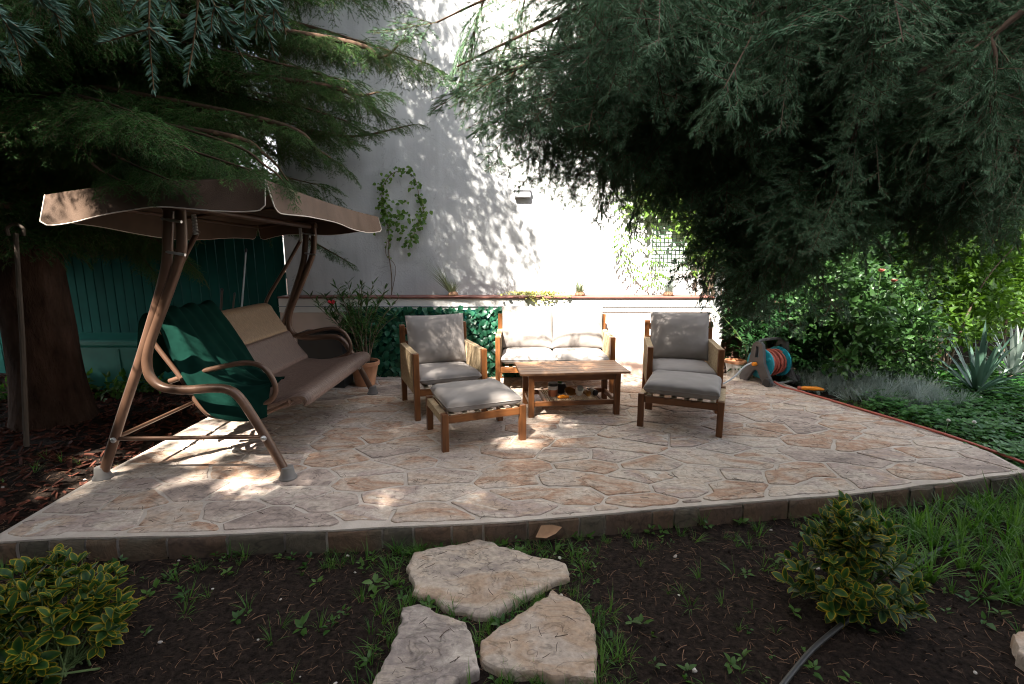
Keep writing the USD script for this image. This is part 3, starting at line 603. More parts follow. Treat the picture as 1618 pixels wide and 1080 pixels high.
TZ = 0.149
def on_shelf(x, y): p = rotz(math.radians(6)) @ np.array([x, y, 0]); return (0.565 + p[0], 4.69 + p[1], TZ)
def small(name, label, cat_, xy, rz=0.0): return thing(name, label, cat_, on_shelf(*xy), rz)
o = small("lantern_jar", "copper tinted jar with a pale label band on the left of the table shelf", "jar", (-0.17, -0.02))
obj("jar_body", lathe([(0.0, 0), (0.042, 0.0), (0.046, 0.006), (0.046, 0.062), (0.043, 0.070), (0, 0.071)]), "copper", o, smooth=40)
obj("label_band", lathe([(0.0466, 0.066), (0.0478, 0.068), (0.0478, 0.098), (0.0466, 0.10), (0.0, 0.1005)]), "jar_white", o, smooth=40)
obj("lid", lathe([(0.0, 0.102), (0.047, 0.102), (0.048, 0.106), (0.048, 0.124), (0.044, 0.128), (0, 0.128)]), "black_plastic", o, smooth=40)
o = small("black_bowl", "black rounded pot behind the copper jar on the table shelf", "pot", (-0.075, 0.07))
obj("pot_body", lathe([(0, 0), (0.038, 0.0), (0.060, 0.03), (0.062, 0.058), (0.050, 0.090), (0.044, 0.10), (0.040, 0.098), (0.0, 0.085)]), "black_plastic", o, smooth=40)
obj("green_cap", lathe([(0, 0.099), (0.020, 0.099), (0.022, 0.103), (0.020, 0.122), (0, 0.124)], 14, (-0.01, 0, 0)), "leaf_mid", o, smooth=40)
o = small("orange_lighter", "orange plastic lighter lying at the front of the table shelf", "lighter", (-0.09, -0.13), 0.2)
obj("body", place(tube([[-0.055, 0, 0.018], [-0.03, 0, 0.019], [0.03, 0, 0.018], [0.055, 0, 0.014]], [0.010, 0.018, 0.018, 0.009], 10), None), "orange", o, smooth=50)
obj("tip", tube([[0.056, 0, 0.014], [0.085, 0, 0.013]], [0.006, 0.005], 8), "steel", o, smooth=50)
o = small("dark_saucer", "dark upturned dish leaning near the middle of the table shelf", "dish", (-0.01, -0.06), 0.4)
obj("dish", place(lathe([(0, 0), (0.035, 0.0), (0.058, 0.020), (0.061, 0.024), (0.056, 0.023), (0.034, 0.006), (0, 0.005)]), rotx(0.5), (0, 0, 0.032)), "amber", o, smooth=40)
o = small("glass_jar", "small whitish glass jar standing in the middle of the table shelf", "jar", (0.075, -0.09))
obj("jar_body", place(lathe([(0, 0), (0.033, 0), (0.037, 0.008), (0.037, 0.075), (0.028, 0.088), (0.028, 0.098), (0, 0.099)]), rotx(0.9), (0, 0.03, 0.034)), "jar_white", o, smooth=40)
obj("lid", place(lathe([(0, 0.100), (0.030, 0.100), (0.030, 0.115), (0, 0.117)]), rotx(0.9), (0, 0.03, 0.034)), "steel", o, smooth=40)
o = small("amber_bottle", "amber brown bottle lying left of the dark bottle on the table shelf", "bottle", (0.155, -0.05), 0.35)
BOT = [(0, 0), (0.026, 0), (0.029, 0.006), (0.029, 0.085), (0.012, 0.115), (0.012, 0.14), (0, 0.141)]
obj("bottle_body", place(lathe(BOT), rotx(-1.5), (0, -0.05, 0.031)), "amber", o, smooth=40)
obj("cap", place(lathe([(0, 0.142), (0.0145, 0.142), (0.0145, 0.162), (0, 0.163)]), rotx(-1.5), (0, -0.05, 0.031)), "black_plastic", o, smooth=40)
o = small("dark_bottle", "dark bottle with a pale label lying at the right end of the table shelf", "bottle", (0.225, -0.04), 0.5)
obj("bottle_body", place(lathe(BOT), rotx(-1.5), (0, -0.05, 0.031)), "black_plastic", o, smooth=40)
obj("label_band", place(lathe([(0.0295, 0.02), (0.0302, 0.022), (0.0302, 0.07), (0.0295, 0.072)]), rotx(-1.5), (0, -0.05, 0.031)), "jar_white", o, smooth=40)

# ------------------------------------------------------------------ garden swing
sw = thing("garden_swing", "brown tubular garden swing seat with a fabric canopy at the left of the patio", "garden swing", (0, 0, 0))
TR = 0.030
def end_frame(Y, dx=0.0, dz=0.0):
    rear = [(-2.12, 1.80 + dz), (-2.15, 1.60 + dz), (-2.20, 1.37), (-2.41, 0.86), (-2.60, 0.44), (-2.785, 0.02)]
    front = [(-2.05, 1.80 + dz), (-2.06, 1.62 + dz), (-2.09, 1.48), (-2.22, 1.20), (-2.355, 0.92), (-2.385, 0.78), (-2.36, 0.69), (-2.28, 0.635), (-2.13, 0.625), (-1.98, 0.635), (-1.87, 0.625), (-1.80, 0.57), (-1.72, 0.43), (-1.62, 0.23), (-1.525, 0.02)]
    f3 = lambda q: curve([(x, Y, z) for x, z in q], 6)
    a = obj("rear_leg", tube(f3(rear), TR, 12), "frame_brown", sw, smooth=50)
    b = obj("front_leg", tube(f3(front), TR, 12), "frame_brown", sw, smooth=50)
    for par, x in ((a, -2.785), (b, -1.525)):
        obj("foot_cap", place(lathe([(0, 0.001), (0.058, 0.001), (0.060, 0.012), (0.046, 0.035), (0.040, 0.085), (0.034, 0.088), (0.0, 0.088)], 20), None, (x, Y, 0 if x > -2.7 else -0.0)), "foot_plastic", par, smooth=40)
    br_ = obj("brace", tube([(-2.655, Y + 0.001, 0.285), (-1.645, Y + 0.001, 0.30)], 0.014, 8), "frame_brown", sw, smooth=50)
    for x, z in ((-2.65, 0.287), (-1.65, 0.30)): obj("bolt", place(lathe([(0, 0), (0.019, 0), (0.019, 0.008), (0.012, 0.014), (0, 0.015)], 10), rotx(math.pi / 2), (x, Y - 0.029, z)), "steel", br_, smooth=30)
    obj("top_sleeve", bx(-2.155, -2.02, Y - 0.034, Y + 0.034, 1.765 + dz, 1.83 + dz, 0.012), "frame_brown", sw)
    for z in (1.52, 1.72): obj("clamp_bolt", tube([(-2.16, Y - 0.02, z), (-2.03, Y - 0.036, z - 0.02)], 0.009, 8), "steel", sw, smooth=30)
end_frame(3.15); end_frame(5.23)
obj("top_bar", tube([(-2.085, 3.15, 1.80), (-2.085, 5.23, 1.79)], 0.026, 10), "frame_brown", sw, smooth=50)
obj("rear_floor_bar", tube([(-2.66, 3.18, 0.29), (-2.66, 5.2, 0.29)], 0.014, 8), "frame_brown", sw, smooth=50)
# canopy: sagging sheet on a bar frame, four hanging flaps with pale piping
CX0, CX1, CY0, CY1 = -2.72, -1.43, 2.98, 5.42
def roof_z(x, y): return 1.845 + 0.085 * (x - CX0) / (CX1 - CX0) - 0.012 * (y - CY0) + 0.03 * (1 - ((x - (CX0 + CX1) / 2) / ((CX1 - CX0) / 2)) ** 2)
nx, ny = 22, 34
X_, Y_ = np.meshgrid(np.linspace(CX0, CX1, nx), np.linspace(CY0, CY1, ny), indexing="ij")
Z_ = roof_z(X_, Y_) + 0.014 * (meshkit.fbm(np.stack([X_ * 2.5, Y_ * 2.5, X_ * 0], -1), 3) - 0.5) - 0.018 * np.sin((Y_ - CY0) / (CY1 - CY0) * math.pi)
can = obj("canopy_sheet", cat(grid(np.stack([X_, Y_, Z_], -1)), (grid(np.stack([X_, Y_, Z_ - 0.004], -1))[0], grid(np.stack([X_, Y_, Z_ - 0.004], -1))[1][:, ::-1])), "canopy", sw, smooth=True)
def flap(edge, drop, out, wave, seed):
    e = np.asarray(edge, float); n = len(e); m = 9; rows = []
    s = np.linspace(0, 1, n); endr = np.clip(np.minimum(s, 1 - s) / 0.035, 0, 1) ** 0.5
    for k in np.linspace(0, 1, m):
        w = wave * k * (np.sin(s * 9 + seed) * 0.6 + np.sin(s * 23 + seed * 2) * 0.4)
        dr = drop * (1 - 0.16 * (1 - endr)) * (1 + 0.13 * np.sin(s * 8 + seed))
        ends = np.where(k > 0.7, (1 - endr) * 0.02 * (k - 0.7) / 0.3, 0)
        p = e + np.outer(w + 0.035 * k, out); p[:, 2] -= k * dr; rows.append(p)
    P = np.stack(rows, 1)
    g1 = grid(P); off = np.array(out) * 0.003
    hem = np.vstack([P[0, :], P[1:-1, -1], P[-1, ::-1]])
    return cat(g1, (g1[0] - off, g1[1][:, ::-1])), hem
ye = np.linspace(CY0, CY1, 60); xe = np.linspace(CX0, CX1, 40)
def edge_z(x, y): return np.interp(0, [0, 1], [0, 1]) + roof_z(x, y) - 0.018 * np.sin((y - CY0) / (CY1 - CY0) * math.pi)
for nm, edge, out, drop, wv, sd in (("near_flap", [(x, CY0, edge_z(x, CY0)) for x in xe], (0, -1, 0), 0.165, 0.026, 1.0), ("front_flap", [(CX1, y, edge_z(CX1, y)) for y in ye], (1, 0, 0), 0.165, 0.024, 2.0),
                                ("far_flap", [(x, CY1, edge_z(x, CY1)) for x in xe], (0, 1, 0), 0.16, 0.012, 3.0), ("rear_flap", [(CX0, y, edge_z(CX0, y)) for y in ye], (-1, 0, 0), 0.165, 0.014, 4.0)):
    fm, hem = flap(edge, drop, out, wv, sd)
    fo = obj("canopy_flap", fm, "canopy", sw, smooth=True)
    obj("piping", tube(hem, 0.0038, 5), "piping", fo, smooth=True)
for y in (CY0 + 0.03, 4.2, CY1 - 0.03):
    obj("canopy_rib", tube([(x, y, roof_z(x, y) - 0.034) for x in np.linspace(CX0 + 0.03, CX1 - 0.03, 9)], 0.011, 8), "frame_brown", sw, smooth=50)
for x in (CX0 + 0.03, CX1 - 0.03): obj("canopy_bar", tube([(x, y, roof_z(x, y) - 0.036) for y in np.linspace(CY0 + 0.03, CY1 - 0.03, 5)], 0.011, 8), "frame_brown", sw, smooth=50)
# hangers, springs, seat frame
for Y in (3.38, 5.03):
    h = obj("hanger", tube(curve([(-2.10, Y, 1.66), (-2.28, Y, 1.38), (-2.47, Y, 1.10), (-2.52, Y, 0.98), (-2.48, Y, 0.88), (-2.34, Y, 0.66), (-2.22, Y, 0.44), (-2.10, Y, 0.36), (-1.8, Y, 0.38), (-1.58, Y, 0.47)], 6), 0.017, 8), "frame_brown", sw, smooth=50)
    tt = np.linspace(0, 14 * 2 * math.pi, 170)
    obj("spring", tube(np.column_stack([-2.085 + 0.014 * np.cos(tt), Y - 0.05 + 0.014 * np.sin(tt), 1.63 + tt / tt[-1] * 0.13]), 0.003, 4), "steel", sw, smooth=True)
    obj("armrest", tube(curve([(-2.42, Y + 0.01, 0.62), (-2.25, Y + 0.01, 0.675), (-1.95, Y, 0.745), (-1.82, Y, 0.752), (-1.73, Y, 0.71), (-1.675, Y, 0.60), (-1.69, Y, 0.51), (-1.77, Y, 0.455), (-1.95, Y, 0.40)], 7), 0.019, 10), "frame_brown", sw, smooth=50)
obj("seat_front_bar", tube([(-1.60, 3.38, 0.455), (-1.60, 5.03, 0.455)], 0.016, 8), "frame_brown", sw, smooth=50)
obj("seat_rear_bar", tube([(-2.16, 3.38, 0.38), (-2.16, 5.03, 0.38)], 0.016, 8), "frame_brown", sw, smooth=50)
obj("back_bar", tube([(-2.50, 3.38, 0.98), (-2.50, 5.03, 0.98)], 0.016, 8), "frame_brown", sw, smooth=50)
def pad(profile, thick, y0, y1, tuft, seed, mat_, name):
    """upholstered pad: a curved profile in x-z drawn out along y, tufted in cells"""
    pr = curve(profile, 7); n = len(pr); m = 76
    tg = np.gradient(pr, axis=0); tg /= np.linalg.norm(tg, axis=1, keepdims=True); nr = np.column_stack([-tg[:, 1], tg[:, 0]])
    ys = np.linspace(y0, y1, m); u = np.linspace(0, 1, n)
    U, V = np.meshgrid(u, np.linspace(0, 1, m), indexing="ij")
    edge = (np.clip(1 - np.abs(2 * U - 1) ** 7, 0, 1) * np.clip(1 - np.abs(2 * V - 1) ** 22, 0, 1)) ** 0.45
    cell = np.abs(np.sin(V * math.pi * tuft[1])) ** 0.45 * (0.6 + 0.4 * np.abs(np.sin(U * math.pi * tuft[0])) ** 0.5)
    wr = meshkit.fbm(np.stack([U * 9, V * 40, np.full_like(U, seed)], -1), 3) - 0.5
    top = thick * edge * (0.30 + 0.70 * cell) + wr * 0.045 * edge
    def sheet(h): return np.stack([pr[:, None, 0] + nr[:, None, 0] * h, np.broadcast_to(ys, (n, m)), pr[:, None, 1] + nr[:, None, 1] * h], -1)
    a = grid(sheet(top)); b = grid(sheet(-thick * 0.35 * edge))
    return obj(name, cat((a[0], a[1][:, ::-1]), b), mat_, sw, smooth=True)
pad([(-2.14, 0.45), (-1.95, 0.425), (-1.72, 0.45), (-1.58, 0.495), (-1.50, 0.50), (-1.475, 0.465), (-1.50, 0.43)][::-1], 0.085, 3.42, 4.99, (2, 5), 1, "swing_brown", "seat_pad")
pad([(-2.10, 0.46), (-2.18, 0.55), (-2.25, 0.66), (-2.29, 0.74)], 0.095, 3.42, 4.99, (1, 5), 2, "swing_brown", "lower_back_pad")
pad([(-2.29, 0.73), (-2.35, 0.82), (-2.42, 0.93), (-2.45, 0.985), (-2.50, 1.0), (-2.53, 0.96)], 0.080, 3.42, 4.99, (1, 5), 3, "swing_tan", "upper_back_pad")

# green blanket thrown over the near end of the swing
def blanket():
    prof = curve([(-2.60, 0.62), (-2.59, 0.86), (-2.555, 1.06), (-2.44, 1.105), (-2.34, 0.98), (-2.23, 0.80), (-2.10, 0.62), (-1.98, 0.565), (-1.84, 0.55), (-1.72, 0.575)], 8)
    n = len(prof); m = 60; s = np.linspace(0, 1, n); P = np.zeros((n, m, 3))
    for i in range(n):
        ya = 3.31 + 0.06 * math.sin(s[i] * 7); yb = 4.02 - 0.34 * sstep(s[i], 0.45, 1.0) + 0.04 * math.sin(s[i] * 11)
        for j, v in enumerate(np.linspace(0, 1, m)):
            fold = 0.013 * math.sin(v * 19 + s[i] * 4 + 1.2 * math.sin(s[i] * 6)) + 0.009 * math.sin(v * 37 - s[i] * 9)
            y = ya + (yb - ya) * v
            hang = 0.20 * max(0, 0.16 - v) / 0.16 * sstep(s[i], 0.25, 0.45)
            P[i, j] = (prof[i, 0] + fold * 0.8, y, prof[i, 1] + fold + 0.012 - hang)
    a = grid(P); q = P.copy(); q[..., 2] -= 0.008; q[..., 0] -= 0.005; b = grid(q)
    return cat(a, (b[0], b[1][:, ::-1]))
bl = obj("blanket", blanket(), "blanket", smooth=True, label="dark green blanket thrown over the near end of the garden swing", cat="blanket")
# ------------------------------------------------------------------ more patio things
pot = thing("oleander_pot", "oleander with narrow leaves in a terracotta pot behind the swing", "potted plant", (-1.72, 5.62, 0))
obj("pot", lathe([(0, 0.001), (0.105, 0.001), (0.11, 0.01), (0.155, 0.235), (0.158, 0.24), (0.172, 0.242), (0.175, 0.285), (0.168, 0.29), (0.155, 0.285), (0.15, 0.255), (0, 0.255)], 28), "pot_clay", pot, smooth=40)
obj("potting_soil", lathe([(0, 0.262), (0.149, 0.258)], 20), "soil", pot)
lp, lR, ls = [], [], []
for i in range(26):
    a = RNG.random() * 2 * math.pi; lean = 0.10 + 0.42 * RNG.random(); h = 0.50 + 0.42 * RNG.random()
    b0 = np.array([0.05 * math.cos(a), 0.05 * math.sin(a), 0.25]); tip = b0 + np.array([math.cos(a) * lean - 0.10, math.sin(a) * lean * 0.55, h])
    mid = (b0 + tip) / 2 + np.array([-math.cos(a) * 0.06, 0, 0.06]); path = curve([b0, mid, tip], 6)
    obj("stem", tube(path, np.linspace(0.007, 0.003, len(path)), 5), "stem_brown", pot, smooth=True)
    for t in np.linspace(0.30, 1.0, 15):
        p = path[min(len(path) - 1, int(t * (len(path) - 1)))]
        for kk in range(2):
            phi = RNG.random() * 2 * math.pi; up = 0.35 + 0.9 * t
            lp.append(p); lR.append([math.cos(phi), math.sin(phi), up * 0.8]); ls.append(0.10 + 0.055 * RNG.random())
lp, ls = np.array(lp), np.array(ls); lR = rnd_frames(np.array(lR), np.tile([0, 0, 1.0], (len(lp), 1)), 0.25)
idx = RNG.permutation(len(lp))
for i in idx[:260]: obj("leaf", leaves_at(NARROW, lp[i:i + 1], lR[i:i + 1], ls[i:i + 1]), "oleander", pot, smooth=True)
obj("foliage", leaves_at(NARROW, lp[idx[260:]], lR[idx[260:]], ls[idx[260:]]), "oleander", pot, smooth=True, kind="stuff")
for q in ((-0.32, -0.1, 0.98), (-0.62, 0.0, 0.62)):
    fl = [place(lathe([(0, 0), (0.008, 0.0), (0.022, 0.016), (0.018, 0.02), (0, 0.01)], 8), rotx(RNG.normal(0, 0.7)) @ roty(RNG.normal(0, 0.7)), np.array(q) + RNG.normal(0, 0.014, 3)) for _ in range(4)]
    obj("flower", cat(*fl), "red_flower", pot, smooth=True)
dp = thing("planter_box", "dark plastic planter box in the shade behind the far end of the swing", "planter", (-2.16, 5.62, 0))
obj("box", cat(bx(-0.25, 0.25, -0.16, -0.14, 0.0, 0.60), bx(-0.25, 0.25, 0.14, 0.16, 0.0, 0.60), bx(-0.25, -0.23, -0.139, 0.139, 0.0, 0.60), bx(0.23, 0.25, -0.139, 0.139, 0.0, 0.60), bx(-0.229, 0.229, -0.139, 0.139, 0.01, 0.05)), "black_plastic", dp)
obj("rim", cat(bx(-0.27, 0.27, -0.18, -0.14, 0.602, 0.63), bx(-0.27, 0.27, 0.14, 0.18, 0.602, 0.63), bx(-0.27, -0.23, -0.139, 0.139, 0.602, 0.63), bx(0.23, 0.27, -0.139, 0.139, 0.602, 0.63)), "black_plastic", dp)
obj("potting_soil", bx(-0.228, 0.228, -0.138, 0.138, 0.50, 0.57), "soil", dp)

wp = thing("white_pot", "whitish flower pot with a terracotta rim standing left of the hose reel", "flower pot", (2.80, 6.05, 0))
obj("pot", lathe([(0, 0.001), (0.085, 0.001), (0.115, 0.165), (0.122, 0.168), (0.123, 0.172), (0, 0.17)], 24), "pot_white", wp, smooth=40)
obj("rim", lathe([(0.105, 0.173), (0.128, 0.173), (0.130, 0.20), (0.122, 0.205), (0.106, 0.203), (0.104, 0.18), (0, 0.178)], 24), "pot_clay", wp, smooth=40)
# hose reel; its axle lies along local x
hr = thing("hose_reel", "teal and grey hose reel wound with red hose at the far corner of the patio", "hose reel", (3.08, 5.78, 0), math.radians(24))
def side_frame(x):
    A = [(-0.21, 0.03), (-0.20, 0.0), (-0.12, 0.0), (-0.11, 0.03), (-0.03, 0.16), (0.03, 0.16), (0.11, 0.03), (0.12, 0.0), (0.20, 0.0), (0.21, 0.03), (0.09, 0.24), (0.055, 0.45), (0.03, 0.475), (-0.03, 0.475), (-0.055, 0.45), (-0.09, 0.24)]
    poly = Polygon(A).buffer(0.012).difference(Polygon([(-0.022, 0.30), (0.022, 0.30), (0.016, 0.43), (-0.016, 0.43)]))
    v, f = prism(poly, -0.022, 0.022)
    return np.column_stack([v[:, 2] + x, v[:, 0], v[:, 1] + 0.012]), f
for x in (-0.20, 0.20): obj("side_frame", side_frame(x), "reel_grey", hr, smooth=30)
def disc(x, s):
    prof = [(0.05, 0.0), (0.10, 0.012 * s), (0.165, 0.016 * s), (0.180, 0.010 * s), (0.183, 0.0), (0.180, -0.010 * s), (0.05, -0.010 * s)]
    return place(lathe(prof, 36), roty(math.pi / 2), (x, 0, 0.235))
for x, s in ((-0.145, -1), (0.145, 1)):
    d_ = obj("drum_disc", disc(x, s), "reel_teal", hr, smooth=30)
    for k in range(6):
        a = k * math.pi / 3
        obj("disc_rib", bx(x + 0.0 + s * 0.012, x + s * 0.026, 0, 0, 0, 0) if False else place(bx(-0.012, 0.012, -0.014, 0.014, 0.075, 0.16, 0.004), rotx(a), (x + s * 0.012, 0, 0.235)), "reel_teal", d_)
tt = np.linspace(0, 2 * math.pi * 11, 400)
rr = 0.128 + 0.010 * np.sin(tt * 0.37) + 0.010 * np.sign(np.sin(tt * 0.21))
for k, ph in enumerate((0.0, 2.1)):
    obj("hose_coil", tube(np.column_stack([-0.12 + 0.24 * tt / tt[-1] + 0.012 * np.sin(tt * 0.5 + ph), (rr + 0.006 * k) * np.cos(tt + ph), 0.235 + (rr + 0.006 * k) * np.sin(tt + ph)]), 0.0105, 6), "hose_red", hr, smooth=True)
obj("hub", place(lathe([(0.05, -0.14), (0.10, -0.13), (0.10, 0.13), (0.05, 0.14)], 20), roty(math.pi / 2), (0, 0, 0.235)), "reel_grey", hr, smooth=30)
obj("carry_handle", tube(curve([(-0.20, 0, 0.475), (-0.195, 0, 0.50), (-0.14, 0, 0.515), (0.0, 0, 0.52), (0.14, 0, 0.515), (0.195, 0, 0.50), (0.20, 0, 0.475)], 5), 0.018, 8), "reel_grey", hr, smooth=40)
for x in (-0.225, 0.225): obj("wheel", place(lathe([(0, -0.02), (0.045, -0.02), (0.052, -0.012), (0.052, 0.012), (0.045, 0.02), (0, 0.02)], 18), roty(math.pi / 2), (x + 0.02 * np.sign(x), -0.19, 0.053)), "black_plastic", hr, smooth=40)
obj("axle", tube([(-0.20, -0.19, 0.03), (0.20, -0.19, 0.03)], 0.012, 8), "steel", hr, smooth=40)
obj("tap_connector", place(lathe([(0, 0), (0.022, 0), (0.024, 0.01), (0.022, 0.045), (0.016, 0.05), (0, 0.05)], 12), roty(-math.pi / 2), (-0.225, 0, 0.235)), "orange", hr, smooth=40)
obj("crank", cat(tube([(0.224, 0, 0.235), (0.25, 0, 0.235), (0.252, -0.08, 0.14)], 0.012, 8)), "reel_grey", hr, smooth=40)
obj("crank_knob", tube([(0.252, -0.08, 0.14), (0.36, -0.08, 0.135)], 0.018, 10), "handle_wood", hr, smooth=40)

hp = [(3.04, 5.56, 0.05), (3.10, 5.46, 0.016), (3.19, 5.28, 0.014), (3.30, 4.98, 0.014), (3.42, 4.62, 0.015), (3.52, 4.32, 0.016), (3.62, 4.02, 0.016), (3.72, 3.75, 0.0), (3.83, 3.45, -0.03)]
obj("garden_hose", tube(curve(hp, 8), 0.0115, 8), "hose_red", smooth=True, label="red garden hose trailing along the right edge of the patio from the reel", cat="hose")
gp = [(2.83, 5.70, 0.245), (2.72, 5.66, 0.20), (2.58, 5.60, 0.09), (2.42, 5.56, 0.02), (2.26, 5.60, 0.013), (2.12, 5.72, 0.013), (2.18, 5.95, 0.02), (2.36, 6.22, 0.2)]
obj("supply_hose", tube(curve(gp, 8), 0.010, 8), "hose_grey", smooth=True, label="grey supply hose running from the orange connector behind the right armchair", cat="hose")
nz = thing("sprinkler_handle", "orange spray nozzle lying beside the red hose in front of the silvery plant", "nozzle", (3.36, 5.36, 0.0), math.radians(-12))
obj("grip", tube([(-0.11, 0, 0.024), (-0.08, 0, 0.026), (0.05, 0, 0.026), (0.10, 0, 0.022), (0.125, 0, 0.02)], [0.016, 0.024, 0.023, 0.018, 0.010], 12), "orange", nz, smooth=40)
obj("collar", tube([(-0.145, 0, 0.024), (-0.112, 0, 0.024)], [0.019, 0.021], 12), "hose_red", nz, smooth=40)
tp = thing("garden_tap", "black garden tap post with an orange connector behind the right armchair", "tap", (2.34, 6.02, 0))
obj("post", bx(-0.05, 0.05, -0.02, 0.02, 0, 0.70, 0.006), "black_plastic", tp)
obj("spout", tube(curve([(0.0, -0.02, 0.60), (0.0, -0.07, 0.60), (0.02, -0.09, 0.56), (0.02, -0.09, 0.50)], 4), 0.014, 8), "steel", tp, smooth=40)
obj("connector", lathe([(0, 0.43), (0.018, 0.43), (0.020, 0.44), (0.020, 0.495), (0, 0.50)], 12, (0.02, -0.09, 0)), "orange", tp, smooth=40)
obj("valve_knob", place(lathe([(0, 0), (0.022, 0), (0.024, 0.012), (0, 0.016)], 12), rotx(math.pi / 2), (-0.06, -0.03, 0.60)), "jar_white", tp, smooth=40)

# shovel against the trunk, tools at the fence
sh = thing("shovel", "dark shovel leaning against the spruce trunk at the left border", "shovel", (0, 0, 0))
A_, B_ = at(25, 368, Y=3.95), at(42, 705, Y=3.72)
obj("handle", tube([A_, A_ * 0.5 + B_ * 0.5 + [0.01, 0, 0], B_], [0.016, 0.018, 0.019], 8), "handle_wood", sh, smooth=40)
obj("grip", place(tube(curve([(-0.06, 0, 0.0), (-0.06, 0, 0.06), (0, 0, 0.09), (0.06, 0, 0.06), (0.06, 0, 0.0)], 5), 0.013, 7), None, A_ + [0, 0, -0.02]), "handle_wood", sh, smooth=40)
u_ = np.linspace(-1, 1, 13); bl_ = []
for t in np.linspace(0, 1, 14):
    w = 0.13 * (0.35 + 0.65 * sstep(t, 0, 0.22)) * (1 - 0.25 * sstep(t, 0.65, 1.0)); c = B_ + np.array([0.01, -0.10 * t, -0.05 - 0.26 * t])
    c[2] = max(c[2], -0.115)
    bl_.append(np.column_stack([c[0] + u_ * w, c[1] - 0.03 * (1 - u_ ** 2) + 0 * u_, c[2] + 0.03 * u_ ** 2]))
bl_ = np.stack(bl_); g_ = grid(bl_); g2 = grid(bl_ + [0, 0.006, 0.0])
obj("blade", cat(g_, (g2[0], g2[1][:, ::-1])), "reel_grey", sh, smooth=True)
for lab, a, b, r, m_ in (("thin bare metal pole leaning on the fence behind the swing", (389, 392), (378, 540), 0.011, "steel"), ("brown broom handle leaning on the fence left of the metal pole", (351, 455), (346, 540), 0.014, "handle_wood"), ("short dark stake leaning on the fence between the broom handle and the pole", (371, 462), (362, 540), 0.011, "handle_wood")):
    p0, p1 = at(*a, Y=6.2), at(*b, Y=5.9)
    p1 = p1 + (p1 - p0) * ((p1[2] + 0.12) / (p0[2] - p1[2]))
    o = thing("garden_pole", lab, "pole", p1); d_ = p0 - p1
    obj("shaft", tube([(0, 0, 0), d_ * 0.5, d_ * 0.97], r, 8), m_, o, smooth=40)
    obj("cap", tube([d_ * 0.971, d_ * 0.99, d_], [r * 1.25, r * 1.3, r * 0.7], 8), "black_plastic", o, smooth=40)

# ------------------------------------------------------------------ spruces
def needles_on(path, r, dens, ln, wd, flat=0.5, seed=None, taper=True):
    """needles as slim triangles round a twig: forward pointing, denser to the sides and on top"""
    seg = np.linalg.norm(np.diff(path, axis=0), axis=1); cum = np.concatenate([[0], np.cumsum(seg)]); L = cum[-1]
    n = max(3, int(L * dens)); s = np.sort(r.random(n)) * L
    p = np.stack([np.interp(s, cum, path[:, k]) for k in range(3)], 1)
    tg = np.gradient(path, axis=0); t = np.stack([np.interp(s, cum, tg[:, k]) for k in range(3)], 1); t /= np.linalg.norm(t, axis=1, keepdims=True)
    side = np.cross(t, [0, 0, 1.0]); side /= np.maximum(np.linalg.norm(side, axis=1, keepdims=True), 1e-6); up = np.cross(side, t)
    a = np.where(r.random(n) < 0.5, 0.0, math.pi) + r.normal(0, 1.0 - flat * 0.6, n) ; a = np.where(np.sin(a) < -0.4, -a, a)
    d = 0.62 * t + 0.78 * (np.cos(a)[:, None] * side + np.sin(a)[:, None] * up)
    end = np.clip((L - s) / 0.02, 0, 1); d = d * end[:, None] + (1 - end[:, None]) * (t + 0.35 * d); d /= np.linalg.norm(d, axis=1, keepdims=True)
    l = ln * (0.75 + 0.4 * r.random(n)) * (np.clip((L - s) / (L * 0.35 + 1e-6), 0.55, 1) if taper else 1)
    w = np.cross(d, r.normal(0, 1, (n, 3))); w /= np.maximum(np.linalg.norm(w, axis=1, keepdims=True), 1e-6); w = w * wd / 2
    tip = p + d * l[:, None] + t * (0.15 * l)[:, None]
    mid = p + d * (l * 0.5)[:, None]
    v = np.stack([p - w * 0.7, p + w * 0.7, mid + w, mid - w, tip], 1).reshape(-1, 3); k = np.arange(n)[:, None] * 5
    f = np.concatenate([k + [0, 1, 2], k + [0, 2, 3], k + [3, 2, 4]]); return v, f
def tri_needles(path, r, dens, ln, wd, flat=0.5):
    v, f = needles_on(path, r, dens, ln, wd, flat); v = v.reshape(-1, 5, 3)
    v3 = np.stack([v[:, 3] * 0.6 + v[:, 0] * 0.4, v[:, 2] * 0.6 + v[:, 1] * 0.4, v[:, 4]], 1); v3[:, :2] += (v[:, :1] - (v[:, 2:3] + v[:, 3:4]) / 2) * 0.6
    return v3.reshape(-1, 3), np.arange(len(v3) * 3).reshape(-1, 3)

